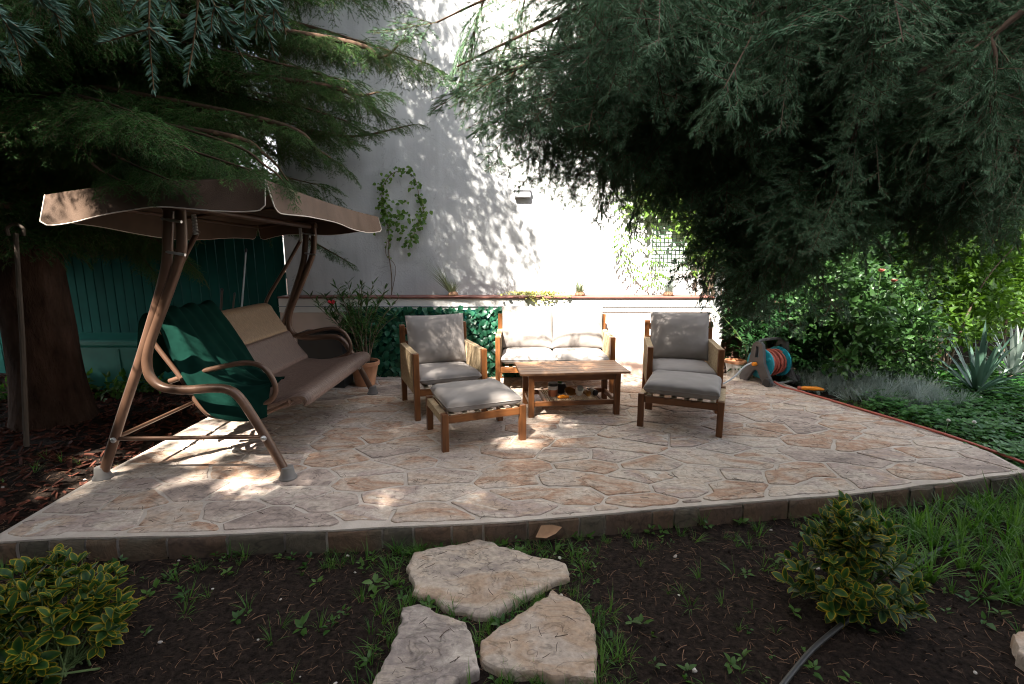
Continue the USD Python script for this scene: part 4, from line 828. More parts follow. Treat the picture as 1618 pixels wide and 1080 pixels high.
def frond(seed, L=0.5, dens=300, ln=0.021, wd=0.0040, side=7, sub=True, droop=0.2, tr=1.0, flat=0.95):
    """a spruce spray along +x: axis, side twigs and their twigs"""
    r = np.random.default_rng(seed); nd, tw = [], []
    def twig(p0, d, l, rad, lev):
        k = 6; s = np.linspace(0, 1, k)[:, None]; d = unit(d)
        path = p0 + d * l * s + np.array([0, 0, -1]) * droop * l * s ** 2 + r.normal(0, 0.012 * l, (k, 3)) * s
        nd.append(tri_needles(path, r, dens, ln, wd, flat)); tw.append(tube(path[[0, 2, 5]], np.linspace(rad, rad * 0.45, 3) * tr, 3)); return path
    ax = twig(np.zeros(3), [1, 0, 0.02], L, 0.0028, 0)
    for i in range(side):
        t = 0.08 + 0.86 * i / (side - 1)
        for sg in (-1, 1):
            if r.random() < 0.10: continue
            tt = min(0.97, t + 0.03 * r.normal()); j = tt * 5; a = int(min(4, j)); p = ax[a] + (ax[a + 1] - ax[a]) * (j - a)
            l = L * (0.60 * (1 - tt) ** 0.8 + 0.12) * (0.75 + 0.5 * r.random())
            ang = math.radians(52 + 8 * r.normal()); d = np.array([math.cos(ang), sg * math.sin(ang), -0.10 + 0.12 * r.normal()])
            pa = twig(p, d, l, 0.0017, 1)
            if sub and l > 0.10:
                for q in np.linspace(0.35, 0.7, 2):
                    for s2 in (-1, 1):
                        if r.random() < 0.3: continue
                        jj = int(q * 5); a2 = ang * sg + s2 * math.radians(46)
                        twig(pa[jj], [math.cos(a2), math.sin(a2), -0.1], l * 0.42 * (0.8 + 0.4 * r.random()), 0.0012, 2)
    a, b = cat(*nd), cat(*tw)
    return cat(a, b), np.column_stack([np.concatenate([np.zeros(len(a[0])), np.ones(len(b[0]))]), np.zeros(len(a[0]) + len(b[0]))])

def add_spruce(label, base, trunk_r, height, matn, branches, fr_protos, wood_all, upper=(), name="spruce_tree", flare=1.5, lean=(0, 0), group=None):
    """branches: list of (path, fronds) with fronds = (positions, rotations, scales)"""
    r = thing(name, label, "spruce", base, 0.0, group)
    b = np.asarray(base, float)
    zz = np.concatenate([np.linspace(-0.25, 1.2, 14), np.linspace(1.5, height, 16)]); a = np.linspace(0, 2 * np.pi, 40, endpoint=False); rows = []
    for z in zz:
        rad = trunk_r * (1 - max(z, 0) / height * 0.93) * (1 + (flare - 1) * math.exp(-max(z + 0.1, 0) / 0.22))
        rr = rad * (1 + 0.10 * (meshkit.fbm(np.column_stack([np.cos(a) * 2.2, np.sin(a) * 2.2, np.full(40, z * 1.6)]), 4) - 0.5) * 2 + 0.10 * (flare - 1) * math.exp(-max(z + 0.1, 0) / 0.25) * np.cos(a * 5 + 1))
        rows.append(np.column_stack([rr * np.cos(a) + lean[0] * z, rr * np.sin(a) + lean[1] * z, np.full(40, z)]))
    P = np.stack(rows); P = np.concatenate([P, P[:, :1]], 1); g = grid(P)
    obj("trunk", (g[0], g[1][:, ::-1]), "bark", r, smooth=True)
    pos, rot, scl = [], [], []; extra = []
    n_sep = 0
    for path, rad0, fr in branches:
        tb = tube(path - b, np.linspace(rad0, 0.005, len(path)), 6)
        if n_sep < 230: obj("branch", tb, "twig_bark", r, smooth=True); n_sep += 1
        else: extra.append(tb)
        if len(fr[0]): pos.append(fr[0] - b); rot.append(fr[1]); scl.append(fr[2])
    if extra: obj("upper_branches", cat(*extra), "twig_bark", r, smooth=True, kind="stuff")
    pos, rot, scl = np.vstack(pos), np.concatenate(rot), np.concatenate(scl); which = RNG.integers(0, len(fr_protos), len(pos))
    scatter("needle_sprays", [("spray", p, matn, False) for p in fr_protos], pos, rot, scl, which, r)
    if len(upper):
        for path, rad0, fr in upper:
            obj("branch", tube(path - b, np.linspace(rad0, 0.008, len(path)), 5), "twig_bark", r, smooth=True)
        pos2, rot2, scl2 = np.vstack([u[2][0] for u in upper]) - b, np.concatenate([u[2][1] for u in upper]), np.concatenate([u[2][2] for u in upper])
        scatter("upper_needle_sprays", [("spray", p, matn, False) for p in FRC], pos2, rot2, scl2, RNG.integers(0, len(FRC), len(pos2)), r)
        return len(pos), len(pos2)
    return len(pos)

def open_to_sun(P):
    """crowns have gaps: which sprays stay, so that the sun reaches the sofa, the wall and patches of the paving below"""
    keep = np.ones(len(P), bool); u = RNG.random(len(P))
    t = (P[:, 2] - 0.3) / SUN[2]; g = P - t[:, None] * SUN                     # where its shadow falls, 0.3 m above the paving
    s = (5.55 - P[:, 1]) / -SUN[1]; w = P - (s * 1.0)[:, None] * SUN             # where its shadow falls on the sofa backs
    keep &= ~((s > 0) & (w[:, 0] > -0.25) & (w[:, 0] < 1.25) & (w[:, 2] > 0.35) & (w[:, 2] < 1.05) & (u < 0.95))
    keep &= ~((g[:, 0] > -0.1) & (g[:, 0] < 2.3) & (g[:, 1] > np.where(g[:, 0] > 1.2, 5.45, 4.95)) & (g[:, 1] < 5.9) & (u < 0.8))
    keep &= ~((np.hypot(g[:, 0] - 1.87, g[:, 1] - 1.77) < 0.34) & (u < 0.97))
    keep &= ~((g[:, 0] > 0.0) & (g[:, 0] < 1.15) & (g[:, 1] > 4.4) & (g[:, 1] <= 4.95) & (u < 0.70))
    nz = meshkit.noise(np.column_stack([g[:, 0] * 3.0 + 3.3, g[:, 1] * 3.0, np.full(len(P), 5.5)]))
    t2 = (P[:, 2] - 1.9) / SUN[2]; g2 = P - t2[:, None] * SUN                  # not over the canopy of the swing, but for its near left corner
    roof = (g2[:, 0] > -2.35) & (g2[:, 0] < -1.3) & (g2[:, 1] > 2.7) & (g2[:, 1] < 5.5)
    keep &= roof | ~((g[:, 0] > -3.7) & (g[:, 0] < 0.5) & (g[:, 1] > 2.3) & (g[:, 1] < np.where(g[:, 0] < -0.1, 5.4, 4.2)) & (nz > np.where(g[:, 0] < -0.9, 0.39, 0.43)))
    keep &= ~((g[:, 0] > -1.25) & (g[:, 0] < -0.1) & (g[:, 1] > 4.1) & (g[:, 1] < 5.4) & (u < 0.45))
    keep &= ~((g[:, 0] > 3.5) & (g[:, 1] > 5.3) & (u < 0.85))
    return keep
def dress(path, spacing, size, hang, start=0.2, sides=2, tipfrond=True, jit=0.2, taper=0.45, roll=0.35, sw=0.85):
    """sprays to both sides of a branch, hanging by the given share"""
    seg = np.linalg.norm(np.diff(path, axis=0), axis=1); cum = np.concatenate([[0], np.cumsum(seg)]); L = cum[-1]
    s = np.arange(start * L, L * 0.99, spacing); s = s + RNG.normal(0, spacing * 0.3, len(s)); s = np.clip(s, 0, L)
    p = np.stack([np.interp(s, cum, path[:, k]) for k in range(3)], 1)
    tg = np.gradient(path, axis=0); t = np.stack([np.interp(s, cum, tg[:, k]) for k in range(3)], 1); t /= np.linalg.norm(t, axis=1, keepdims=True)
    sd = np.cross(t, [0, 0, 1.0]); sd /= np.maximum(np.linalg.norm(sd, axis=1, keepdims=True), 1e-6)
    P, D, S, U = [], [], [], []
    for k in range(sides):
        sg = 1 if k % 2 == 0 else -1; h = hang if k < 2 else hang * 1.8 + 0.5
        d = t * ((0.55 if sw > 0.5 else 1.0) if k < 2 else 0.25) * (1.0 if sw > 0.5 else RNG.normal(0.40, 0.42, (len(s), 1))) + sd * sg * (sw if k < 2 else 0.25) + np.array([0, 0, -1.0]) * h + RNG.normal(0, jit, t.shape)
        P.append(p); D.append(d); S.append(size * (1 - taper * s / L) * (0.7 + 0.6 * RNG.random(len(s))))
        U.append((sd * sg * 0.9 if h > 0.55 else 0 * t) + np.array([0, 0, 1.0 if h <= 0.55 else 0.3]) + RNG.normal(0, roll, t.shape))
    if tipfrond:
        for q in range(2): P.append(path[-1:] - t[-1:] * 0.06 * q); D.append(t[-1:] + RNG.normal(0, 0.15, (1, 3))); S.append(np.array([size * 0.75])); U.append(np.array([[0, 0, 1.0]]) + RNG.normal(0, 0.2, (1, 3)))
    P, D, S, U = np.vstack(P), np.vstack(D), np.concatenate(S), np.vstack(U)
    k = open_to_sun(P)
    return P[k], frames(D[k], U[k]), S[k]

def in_view(path):
    x, y, z = path.T; d = y * math.cos(PITCH) - (z - CAM_H) * math.sin(PITCH); u = x / np.maximum(d, 0.1); v = ((z - CAM_H) * math.cos(PITCH) + y * math.sin(PITCH)) / np.maximum(d, 0.1)
    return bool(((d > 0.3) & (np.abs(u) < 1.25) & (v < 0.98)).any())
def whorled(base, height, prof, z0, z1, step, per, r0, size, spacing, droop, hang, keep=None, zstart=0.25, upturn=0.0, far=None):
    """branches all round a trunk from z0 to z1; prof(z) is the crown's radius"""
    out = []; z = z0; b = np.asarray(base, float)
    while z < z1:
        n = per + RNG.integers(-1, 2); a0 = RNG.random() * 6.28
        for i in range(n):
            a = a0 + i * 6.283 / n + RNG.normal(0, 0.16); zz = z + RNG.normal(0, step * 0.35); L = prof(zz) * (0.78 + 0.32 * RNG.random())
            if L < 0.25: continue
            d = np.array([math.cos(a), math.sin(a)]); s = np.linspace(0, 1, 9)
            dz = droop * L * (-(s ** 1.5)) + upturn * L * s ** 3 + 0.10 * L * s
            w = RNG.normal(0, 0.05) * L * s ** 2
            path = np.column_stack([b[0] + d[0] * L * s - d[1] * w, b[1] + d[1] * L * s + d[0] * w, b[2] + zz + dz])
            if keep is not None:
                ok = keep(path)
                if not ok.all():
                    k = int(np.argmin(ok))
                    if k < 4: continue
                    path = path[:k]
            if far is not None and not in_view(path): far.append((path, r0 * (0.35 + 0.65 * L / 4), dress(path, 0.30, 0.9, hang, zstart)))
            else: out.append((path, r0 * (0.35 + 0.65 * L / 4), dress(path, spacing, size, hang, zstart)))
        z += step
    return out

FR = [frond(s, L=0.75, side=5, ln=0.050, wd=0.0062, dens=250, tr=2.2, droop=0.06, flat=1.3) for s in range(11, 17)]
FRG = [frond(s, side=6, ln=0.032, wd=0.0062, dens=190, droop=0.35, tr=1.2) for s in range(31, 35)]
FRC = [frond(s, L=1.35, ln=0.075, wd=0.024, dens=48, droop=0.3) for s in range(51, 54)]
def lower_lefts(path): return np.ones(len(path), bool)

# left spruce: trunk beside the swing, green, lit from behind the camera
LB = (-4.30, 4.45, -0.13)
def clear_left(path):
    """branches stop short of the camera and of the patio furniture"""
    x, y, z = path.T
    bad = (np.hypot(x, y) < 2.3) | ((x > -1.95) & (z < 2.8) & (y > 3.8)) | ((x > -1.1) & (z < 2.35) & (y < 5.9)) | (y > 6.15) & (x > -2.95) & (z < 6.4) | ((x > -2.9) & (z < 2.12) & (y > 2.8) & (y < 5.6)) | ((y < 4.0) & (z < 2.2) & (x > -3.4))
    return ~bad
profL = lambda z: 3.75 * max(0.0, (13.2 - z)) / 10.6 if z > 2.3 else 3.6
lfar = []
lb = whorled(LB, 13.0, profL, 2.15, 4.9, 0.23, 10, 0.036, 0.95, 0.075, 0.26, 0.52, clear_left, 0.08, far=lfar)
lbu = lfar + whorled(LB, 13.0, profL, 5.0, 12.6, 0.46, 8, 0.045, 1.0, 0.30, 0.16, 0.3, clear_left, 0.15)
def limb(pts, rad, spacing, size, hang, start=0.1, sides=2, **kw):
    path = curve(pts, 7); return (path, rad, dress(path, spacing, size, hang, start, sides, **kw))
Lz = np.array([-4.3, 4.45, 0])
lb += [  # limbs the photograph shows on their own
    limb([Lz + [0.1, 0.1, 2.75], at(470, 205, Y=5.2), at(560, 215, Y=5.35), at(655, 196, Y=5.45)], 0.03, 0.055, 0.42, 0.10, 0.5),
    limb([Lz + [0.1, 0.1, 2.55], at(430, 300, Y=4.9), at(520, 322, Y=5.3), at(592, 345, Y=5.62)], 0.025, 0.05, 0.36, 0.10, 0.62),
    limb([Lz + [0.1, 0.2, 2.15], at(430, 350, Y=5.75), at(500, 385, Y=5.9), at(548, 412, Y=5.95)], 0.025, 0.055, 0.45, 0.25, 0.5),
    limb([Lz + [0.1, 0.2, 1.9], at(250, 380, Y=5.3), at(310, 425, Y=5.5)], 0.025, 0.06, 0.6, 0.45, 0.2),
    limb([Lz + [0.1, 0.2, 1.8], at(180, 360, Y=5.2), at(240, 425, Y=5.3)], 0.025, 0.06, 0.6, 0.5, 0.2),
    limb([Lz + [0.1, 0.2, 2.0], at(150, 330, Y=5.2), at(200, 380, Y=5.5), at(270, 400, Y=5.7)], 0.025, 0.06, 0.6, 0.5, 0.2),
    limb([Lz + [0.15, 0, 3.6], at(520, 60, Y=4.4), at(600, 90, Y=4.5), at(640, 60, Y=4.5)], 0.03, 0.06, 0.55, 0.25, 0.45),
    limb([Lz + [0.15, 0, 3.2], at(480, 130, Y=4.3), at(560, 150, Y=4.4), at(600, 145, Y=4.4)], 0.03, 0.06, 0.55, 0.3, 0.4),
    limb([Lz + [0.15, 0, 3.0], at(420, 190, Y=4.1), at(500, 235, Y=4.2), at(540, 262, Y=4.3)], 0.03, 0.06, 0.55, 0.35, 0.35),
    limb([Lz + [0.15, 0, 2.7], at(340, 210, Y=3.9), at(420, 245, Y=3.9), at(455, 285, Y=3.9)], 0.03, 0.06, 0.5, 0.4, 0.35),
    limb([Lz + [0.15, -0.1, 2.7], at(170, 240, Y=3.4), at(215, 262, Y=3.05), at(270, 285, Y=2.85)], 0.012, 0.045, 0.5, 0.5, 0.08),
    limb([Lz + [0.15, -0.1, 2.8], at(260, 225, Y=3.3), at(340, 250, Y=2.95), at(395, 268, Y=2.85)], 0.012, 0.045, 0.5, 0.5, 0.08),
    limb([Lz + [0.15, -0.1, 2.9], at(330, 215, Y=3.5), at(420, 262, Y=3.2), at(452, 290, Y=3.15)], 0.012, 0.045, 0.45, 0.5, 0.1),
    limb([Lz + [0.15, -0.1, 2.5], at(120, 230, Y=3.5), at(150, 262, Y=3.2), at(190, 285, Y=2.95)], 0.012, 0.045, 0.5, 0.5, 0.08),
    limb([Lz + [0.15, -0.1, 2.6], at(240, 225, Y=3.7), at(300, 255, Y=3.6), at(350, 275, Y=3.55)], 0.03, 0.06, 0.5, 0.4, 0.3),
]
nL = add_spruce("tall green spruce with a thick reddish brown trunk at the left border, behind the swing", LB, 0.27, 13.0, "spruce_green", lb, FRG, True, lbu)

# right spruce: its trunk stands outside the picture, its limbs hang over the right half of the view
RB = (4.45, 2.7, -0.13); Rz = np.array([4.45, 2.7, 0.0])
rb = []
tips = [  # (limb height at the trunk, way point, tip) in the photograph with the distance of each
    (5.0, (1000, -120, 3.0), (690, 60, 3.3)), (4.7, (1050, -60, 2.9), (722, 130, 3.15)), (4.4, (1040, 10, 2.8), (770, 150, 3.05)), (4.6, (1100, 20, 3.3), (815, 160, 3.6)),
    (4.2, (1100, 60, 2.8), (850, 215, 3.0)), (3.9, (1150, 80, 2.6), (940, 235, 2.8)), (4.3, (1200, -20, 2.4), (880, 110, 2.55)), (3.7, (1180, 110, 2.9), (1000, 262, 3.1)),
    (3.8, (1240, 80, 2.4), (1040, 220, 2.5)), (3.5, (1240, 150, 2.6), (1110, 255, 2.75)), (3.2, (1290, 220, 2.6), (1175, 395, 2.75)), (3.1, (1330, 240, 2.5), (1225, 430, 2.6)),
    (3.6, (1500, 85, 2.2), (1255, 345, 2.3)), (3.3, (1420, 220, 2.3), (1290, 335, 2.35)), (3.0, (1480, 230, 2.5), (1370, 275, 2.6)), (2.8, (1560, 240, 2.6), (1440, 262, 2.8)),
    (4.9, (1300, -150, 2.3), (980, -20, 2.3)), (4.6, (1400, -60, 2.2), (1150, 60, 2.2)), (4.4, (1450, 0, 2.6), (1250, 130, 2.7)), (4.0, (1520, 60, 2.4), (1380, 190, 2.5)),
    (4.0, (1600, 30, 2.0), (1490, 150, 2.0)), (3.0, (1640, 200, 2.2), (1540, 225, 2.3)), (3.4, (1330, 130, 3.2), (1170, 225, 3.5)), (3.9, (1200, 30, 3.6), (960, 180, 3.9)), (4.8, (900, -160, 3.5), (640, -10, 3.7))]
for h, wp_, tp_ in tips:
    tp_ = (tp_[0], tp_[1] - 25 - (70 if tp_[1] > 250 else 35 if tp_[1] > 150 else 0), tp_[2]); a, b_ = at(wp_[0], wp_[1], Y=wp_[2]), at(tp_[0], tp_[1], Y=tp_[2])
    st = np.array([Rz[0], Rz[1], h]); main = curve([st, (st + a) / 2 + [0, 0, 0.10], a, b_], 7)
    L = np.linalg.norm(np.diff(main, axis=0), axis=1).sum()
    rb.append((main, 0.026, dress(main, 0.145, 0.74 if tp_[0] < 1240 else 0.55, 0.8 if tp_[0] < 1240 else 0.7, 0.28, 2, jit=0.16, taper=0.30, roll=0.22, sw=0.28)))
    # side limbs that hang from it
    for s in np.linspace(0.42, 0.93, 7):
        j = int(s * (len(main) - 1)); p = main[j]; t = unit(main[min(j + 1, len(main) - 1)] - main[j - 1]); sd = unit(np.cross(t, [0, 0, 1])) * (1 if RNG.random() < 0.5 else -1)
        l = (0.18 + 0.24 * RNG.random()) * (1.2 - s * 0.5)
        q = np.array([p, p + t * l * 0.35 + sd * l * 0.35 + [0, 0, -0.25 * l], p + t * l * 0.55 + sd * l * 0.5 + [0, 0, -0.85 * l]])
        if np.hypot(q[-1][0], q[-1][1]) < 1.7: continue
        path = curve(q, 5); rb.append((path, 0.007, dress(path, 0.145, 0.62 if tp_[0] < 1240 else 0.48, 0.6, 0.05, 2, jit=0.16, taper=0.2, roll=0.22, sw=0.28)))
def clear_right(path):
    x, y, z = path.T
    return ~((np.hypot(x, y) < 2.6) | ((y > 5.9) & (x < 2.9)) | (z < 1.9) | ((x < 1.4) & (z > 3.6)))
profR = lambda z: 3.5 * (12.0 - z) / 9.0 if z > 3.0 else 3.2
rbu = whorled(RB, 12.0, profR, 4.8, 11.5, 0.85, 6, 0.045, 1.0, 0.36, 0.2, 0.4, clear_right, 0.3)
nR = add_spruce("blue grey spruce whose drooping boughs fill the upper right of the picture", RB, 0.24, 12.0, "spruce_blue", rb, FR, True, rbu)
print("fronds", nL, nR)

# spruce behind the photographer: its shade lies on the bed and the front of the patio, one low bough hangs into the top left of the picture
BB = (-2.4, -1.7, -0.13)
def clear_behind(path):
    x, y, z = path.T
    return ~((z < 2.2 + 0.62 * np.maximum(y, 0)) & (y > -1.5)) & (z > 1.8)
profB = lambda z: 1.7 * (8.0 - z) / 5.5
bbu = whorled(BB, 8.0, profB, 3.4, 7.6, 0.75, 6, 0.04, 0.8, 0.34, 0.12, 0.35, clear_behind, 0.15)
bb = []
near = [[(238, -70), (236, 0), (236, 60), (243, 142)], [(236, 44), (200, 56), (158, 68)], [(236, 44), (258, 60), (284, 86)], [(318, -60), (312, 10), (305, 70), (295, 130)], [(310, -50), (345, 20), (370, 66), (388, 98)],
        [(350, -60), (395, 0), (420, 45), (436, 92)], [(390, -60), (420, -10), (445, 30), (452, 55)], [(-40, -10), (10, 30), (45, 55), (75, 82)], [(-50, 40), (0, 80), (14, 100), (26, 112)], [(-30, -60), (40, -20), (80, 15), (108, 42)], [(110, -70), (130, -30), (142, 5), (150, 36)],
        [(150, -60), (175, -25), (195, 5), (205, 25)], [(60, -60), (72, -10), (90, 28), (98, 60)], [(270, -60), (272, -20), (262, 10), (255, 30)], [(-60, -40), (-10, 10), (22, 60), (34, 104)]]
ndl, tws = [], []
nr = np.random.default_rng(5)
for k, q in enumerate(near):
    Yn = 1.08 + 0.10 * nr.random()
    path = curve([at(px, py, Y=Yn + 0.02 * i) for i, (px, py) in enumerate(q)], 6)
    ndl.append(needles_on(path, nr, 620, 0.029, 0.0040, 0.8)); tws.append(tube(path, np.linspace(0.0026, 0.0013, len(path)), 6))
    L = np.linalg.norm(np.diff(path, axis=0), axis=1).sum()
    for t in (0.30, 0.55):
        for sg in (-1, 1):
            if nr.random() < 0.45 or k in (1, 2): continue
            j = int(t * (len(path) - 1)); d = unit(path[j + 1] - path[j]); sd = unit(np.cross(d, [0, 1, 0])) * sg
            p1 = path[j]; l = L * 0.30 * (1 - t * 0.5); sub = curve([p1, p1 + (d * 0.6 + sd * 0.7) * l * 0.5, p1 + (d * 0.75 + sd * 0.7 + [0, 0, -0.1]) * l], 5)
            ndl.append(needles_on(sub, nr, 620, 0.025, 0.0038, 0.8)); tws.append(tube(sub, np.linspace(0.0018, 0.001, len(sub)), 5))
hub = at(180, -330, Y=0.95)
main = curve([np.array([-2.4, -1.7, 2.9]), np.array([-1.7, -0.6, 2.75]), hub + [-0.1, -0.25, 0.12], hub], 6)
bb.append((main, 0.022, dress(main, 0.2, 0.5, 0.2, 0.1)))
bb[0] = (main, 0.022, tuple(q[bb[0][2][0][:, 1] < 0.2] for q in bb[0][2]))
add_spruce("spruce behind the photographer, one bough of long blue green needles hanging into the top left", BB, 0.18, 8.0, "spruce_near", bb, FR, False, bbu)
tree3 = stage.GetPrimAtPath("/World/spruce_tree_002")
off = np.array(BB)
ndm = cat(*ndl); obj("near_needles", (ndm[0] - off, ndm[1]), "spruce_near", tree3, kind="stuff")
con = [tube(curve([hub, (hub + t0) / 2 + [0, -0.03, 0.03], t0], 5), np.linspace(0.006, 0.0026, 11), 6) for t0 in [at(q[0][0], q[0][1], Y=1.12) for k, q in enumerate(near) if k not in (1, 2)]]
twm = cat(*tws, *con); obj("near_twigs", (twm[0] - off, twm[1]), "twig_pale", tree3, smooth=True, kind="stuff")

# ------------------------------------------------------------------ broad-leaved plants
def cluster(seed, n, size, tpl, spread=0.16, upw=0.3):
    r = np.random.default_rng(seed); d = r.normal(0, 1, (n, 3)); d[:, 2] += upw; d /= np.linalg.norm(d, axis=1, keepdims=True)
    p = d * spread * (0.25 + 0.75 * r.random((n, 1))); d2 = d + r.normal(0, 0.5, d.shape); d2[:, 2] -= 0.25
    R = frames(d2, np.tile([0, 0, 1.0], (n, 1)) + r.normal(0, 0.35, (n, 3)))
    return leaves_at(tpl, p, R, size * (0.7 + 0.6 * r.random(n)))
def fill(n, boxes_, fn=None):
    """points in an uneven shell of ellipsoids (centre, radii)"""
    out = []; w = np.array([np.prod(b[1]) ** 0.67 for b in boxes_]); w /= w.sum()
    for (c, r), k in zip(boxes_, (w * n).astype(int)):
        d = RNG.normal(0, 1, (k, 3)); d /= np.linalg.norm(d, axis=1, keepdims=True)
        rad = RNG.random(k) ** 0.38; p = d * rad[:, None]
        lump = 0.72 + 0.55 * meshkit.fbm(d * 2.3 + np.array(c), 3)
        p = np.array(c) + p * np.array(r) * lump[:, None]
        out.append(p)
    return np.vstack(out)
def shrub(name, label, cat_, base, blobs, n, protos, matn, stems=6, size=1.0, group=None, kind=None, gaps=0.42):
    o = thing(name, label, cat_, base, 0, group)
    P = fill(n, blobs); P = P[P[:, 2] > 0.04]
    P = P[meshkit.fbm(P * 2.6 + 11.0, 3) > gaps - 0.06 * RNG.random(len(P))]
    tilt = frames(np.column_stack([RNG.normal(0, 1, (len(P), 2)), RNG.normal(0, 0.3, len(P))]), np.tile([0, 0, 1.0], (len(P), 1)) + RNG.normal(0, 0.3, (len(P), 3)))
    if base[1] < -5:
        k = open_to_sun(P + np.array(base)); P, tilt = P[k], tilt[k]
    which, sz = RNG.integers(0, len(protos), len(P)), size * (0.7 + 0.6 * RNG.random(len(P)))
    obj("crown", cat(*[leaves_at(p, P[which == k], tilt[which == k], sz[which == k]) for k, p in enumerate(protos)]), matn, o, smooth=len(protos[0][1]) > 60, kind="stuff")
    for i in range(stems):
        e = P[RNG.integers(0, len(P))]; b0 = np.array([RNG.normal(0, 0.10), RNG.normal(0, 0.10), -0.05])
        path = curve([b0, b0 * 0.6 + e * 0.4 + [0, 0, 0.25 * abs(e[2])], e], 6)
        obj("stem", tube(path, np.linspace(0.018, 0.004, len(path)), 6), "stem_brown", o, smooth=True)
    return o
PLAIN = (np.array([[0, 0, 0], [0.45, -0.32, 0.08], [1, 0, -0.1], [0.45, 0.32, 0.08]]), np.array([[0, 1, 2], [0, 2, 3]]))
HB = [cluster(s + 40, 12, 0.17, PLAIN, 0.24) for s in range(3)]
CL = [cluster(s, 14, 0.075, LEAF, 0.15) for s in range(3)]
CS = [cluster(s + 10, 16, 0.05, OVAL, 0.12) for s in range(3)]
CB = [cluster(s + 20, 12, 0.12, LEAF, 0.22) for s in range(3)]
def pinnate(seed):
    """a divided leaf: a stalk with pairs of pointed leaflets"""
    r = np.random.default_rng(seed); p, d, s = [], [], []
    for i in range(6):
        t = 0.08 + i * 0.05
        for sg in (-1, 1): p.append([t, 0, 0.03 - 0.35 * t * t]); d.append([0.6, sg * 0.9, -0.15 + 0.1 * r.normal()]); s.append(0.13 * (1 - 0.08 * i))
    p.append([0.36, 0, -0.02]); d.append([1, 0, -0.3]); s.append(0.12)
    return leaves_at(leaf_template(0.36), np.array(p), frames(np.array(d), np.tile([0, 0, 1.0], (len(p), 1))), np.array(s))
PN = [pinnate(s) for s in range(3)]
shrub("rose_bush", "dark leaved rose bush with two faded pink blooms right of the patio", "rose bush", (4.05, 5.75, -0.1), [((0, 0, 0.75), (0.75, 0.6, 0.75)), ((-0.25, -0.1, 1.15), (0.45, 0.4, 0.45)), ((0.4, 0, 0.5), (0.6, 0.5, 0.5))], 620, CL, "leaf_dark", 9, 1.0, gaps=0.36)
rose = stage.GetPrimAtPath("/World/rose_bush")
def bloom(c, r, seed):
    q = np.random.default_rng(seed); ps = []
    for i in range(14):
        a = i * 2.4; t = i / 14; d = np.array([math.cos(a), math.sin(a), 0.4 + 1.3 * (1 - t)]); 
        ps.append(leaves_at(leaf_template(0.95, -0.25, 0.18), np.array([[0, 0, 0.0]]), frames(d[None], np.array([[-math.cos(a), -math.sin(a), 1.0]])), [r * (0.55 + 0.5 * t)]))
    m = cat(*ps); return m[0] + np.asarray(c), m[1]
for c, r_ in ((at(1392, 430, Y=5.15), 0.052), (at(1412, 446, Y=5.2), 0.05)):
    f = obj("bloom", bloom(c - np.array([4.05, 5.75, -0.1]), r_, 3), "rose_pink", rose, smooth=True)
    c0 = c - np.array([4.05, 5.75, -0.1]); obj("stalk", tube(curve([c0, c0 + [0.06, 0.10, -0.3], c0 + [0.12, 0.3, -0.7]], 5), 0.004, 5), "stem_green", f, smooth=True)
shrub("peony_shrub", "low dark shrub with divided leaves behind the hose reel", "shrub", (3.45, 6.25, -0.1), [((0, 0, 0.55), (0.75, 0.45, 0.55)), ((-0.35, 0.1, 0.95), (0.5, 0.35, 0.4)), ((0.35, 0.0, 0.85), (0.5, 0.4, 0.4))], 480, PN, "leaf_dark", 9, 0.9, gaps=0.36)
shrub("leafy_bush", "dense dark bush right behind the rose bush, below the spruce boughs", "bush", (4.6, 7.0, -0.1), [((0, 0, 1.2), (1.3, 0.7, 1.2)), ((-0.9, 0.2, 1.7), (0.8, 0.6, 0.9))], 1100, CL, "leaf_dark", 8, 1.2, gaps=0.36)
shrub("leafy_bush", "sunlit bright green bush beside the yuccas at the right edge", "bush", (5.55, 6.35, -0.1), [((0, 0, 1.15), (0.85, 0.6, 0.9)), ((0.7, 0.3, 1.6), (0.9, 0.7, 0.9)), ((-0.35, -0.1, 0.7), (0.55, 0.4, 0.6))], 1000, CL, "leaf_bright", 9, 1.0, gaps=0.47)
shrub("leafy_bush", "tall bright bush at the far right behind the white striped yucca", "bush", (7.6, 7.2, -0.1), [((0, 0, 1.5), (1.3, 0.9, 1.5)), ((0.4, 0.3, 2.6), (1.1, 0.8, 1.0))], 1300, CL, "leaf_bright", 8, 1.2, gaps=0.46)
shrub("leafy_bush", "yellow green climbing bush beyond the corner of the white wall", "bush", (3.35, 7.3, -0.1), [((0, 0, 1.5), (0.75, 0.6, 1.5)), ((-0.2, 0, 2.9), (0.8, 0.6, 0.9)), ((0.5, 0, 2.3), (0.7, 0.6, 0.9))], 1300, CL, "leaf_bright", 8, 1.1)
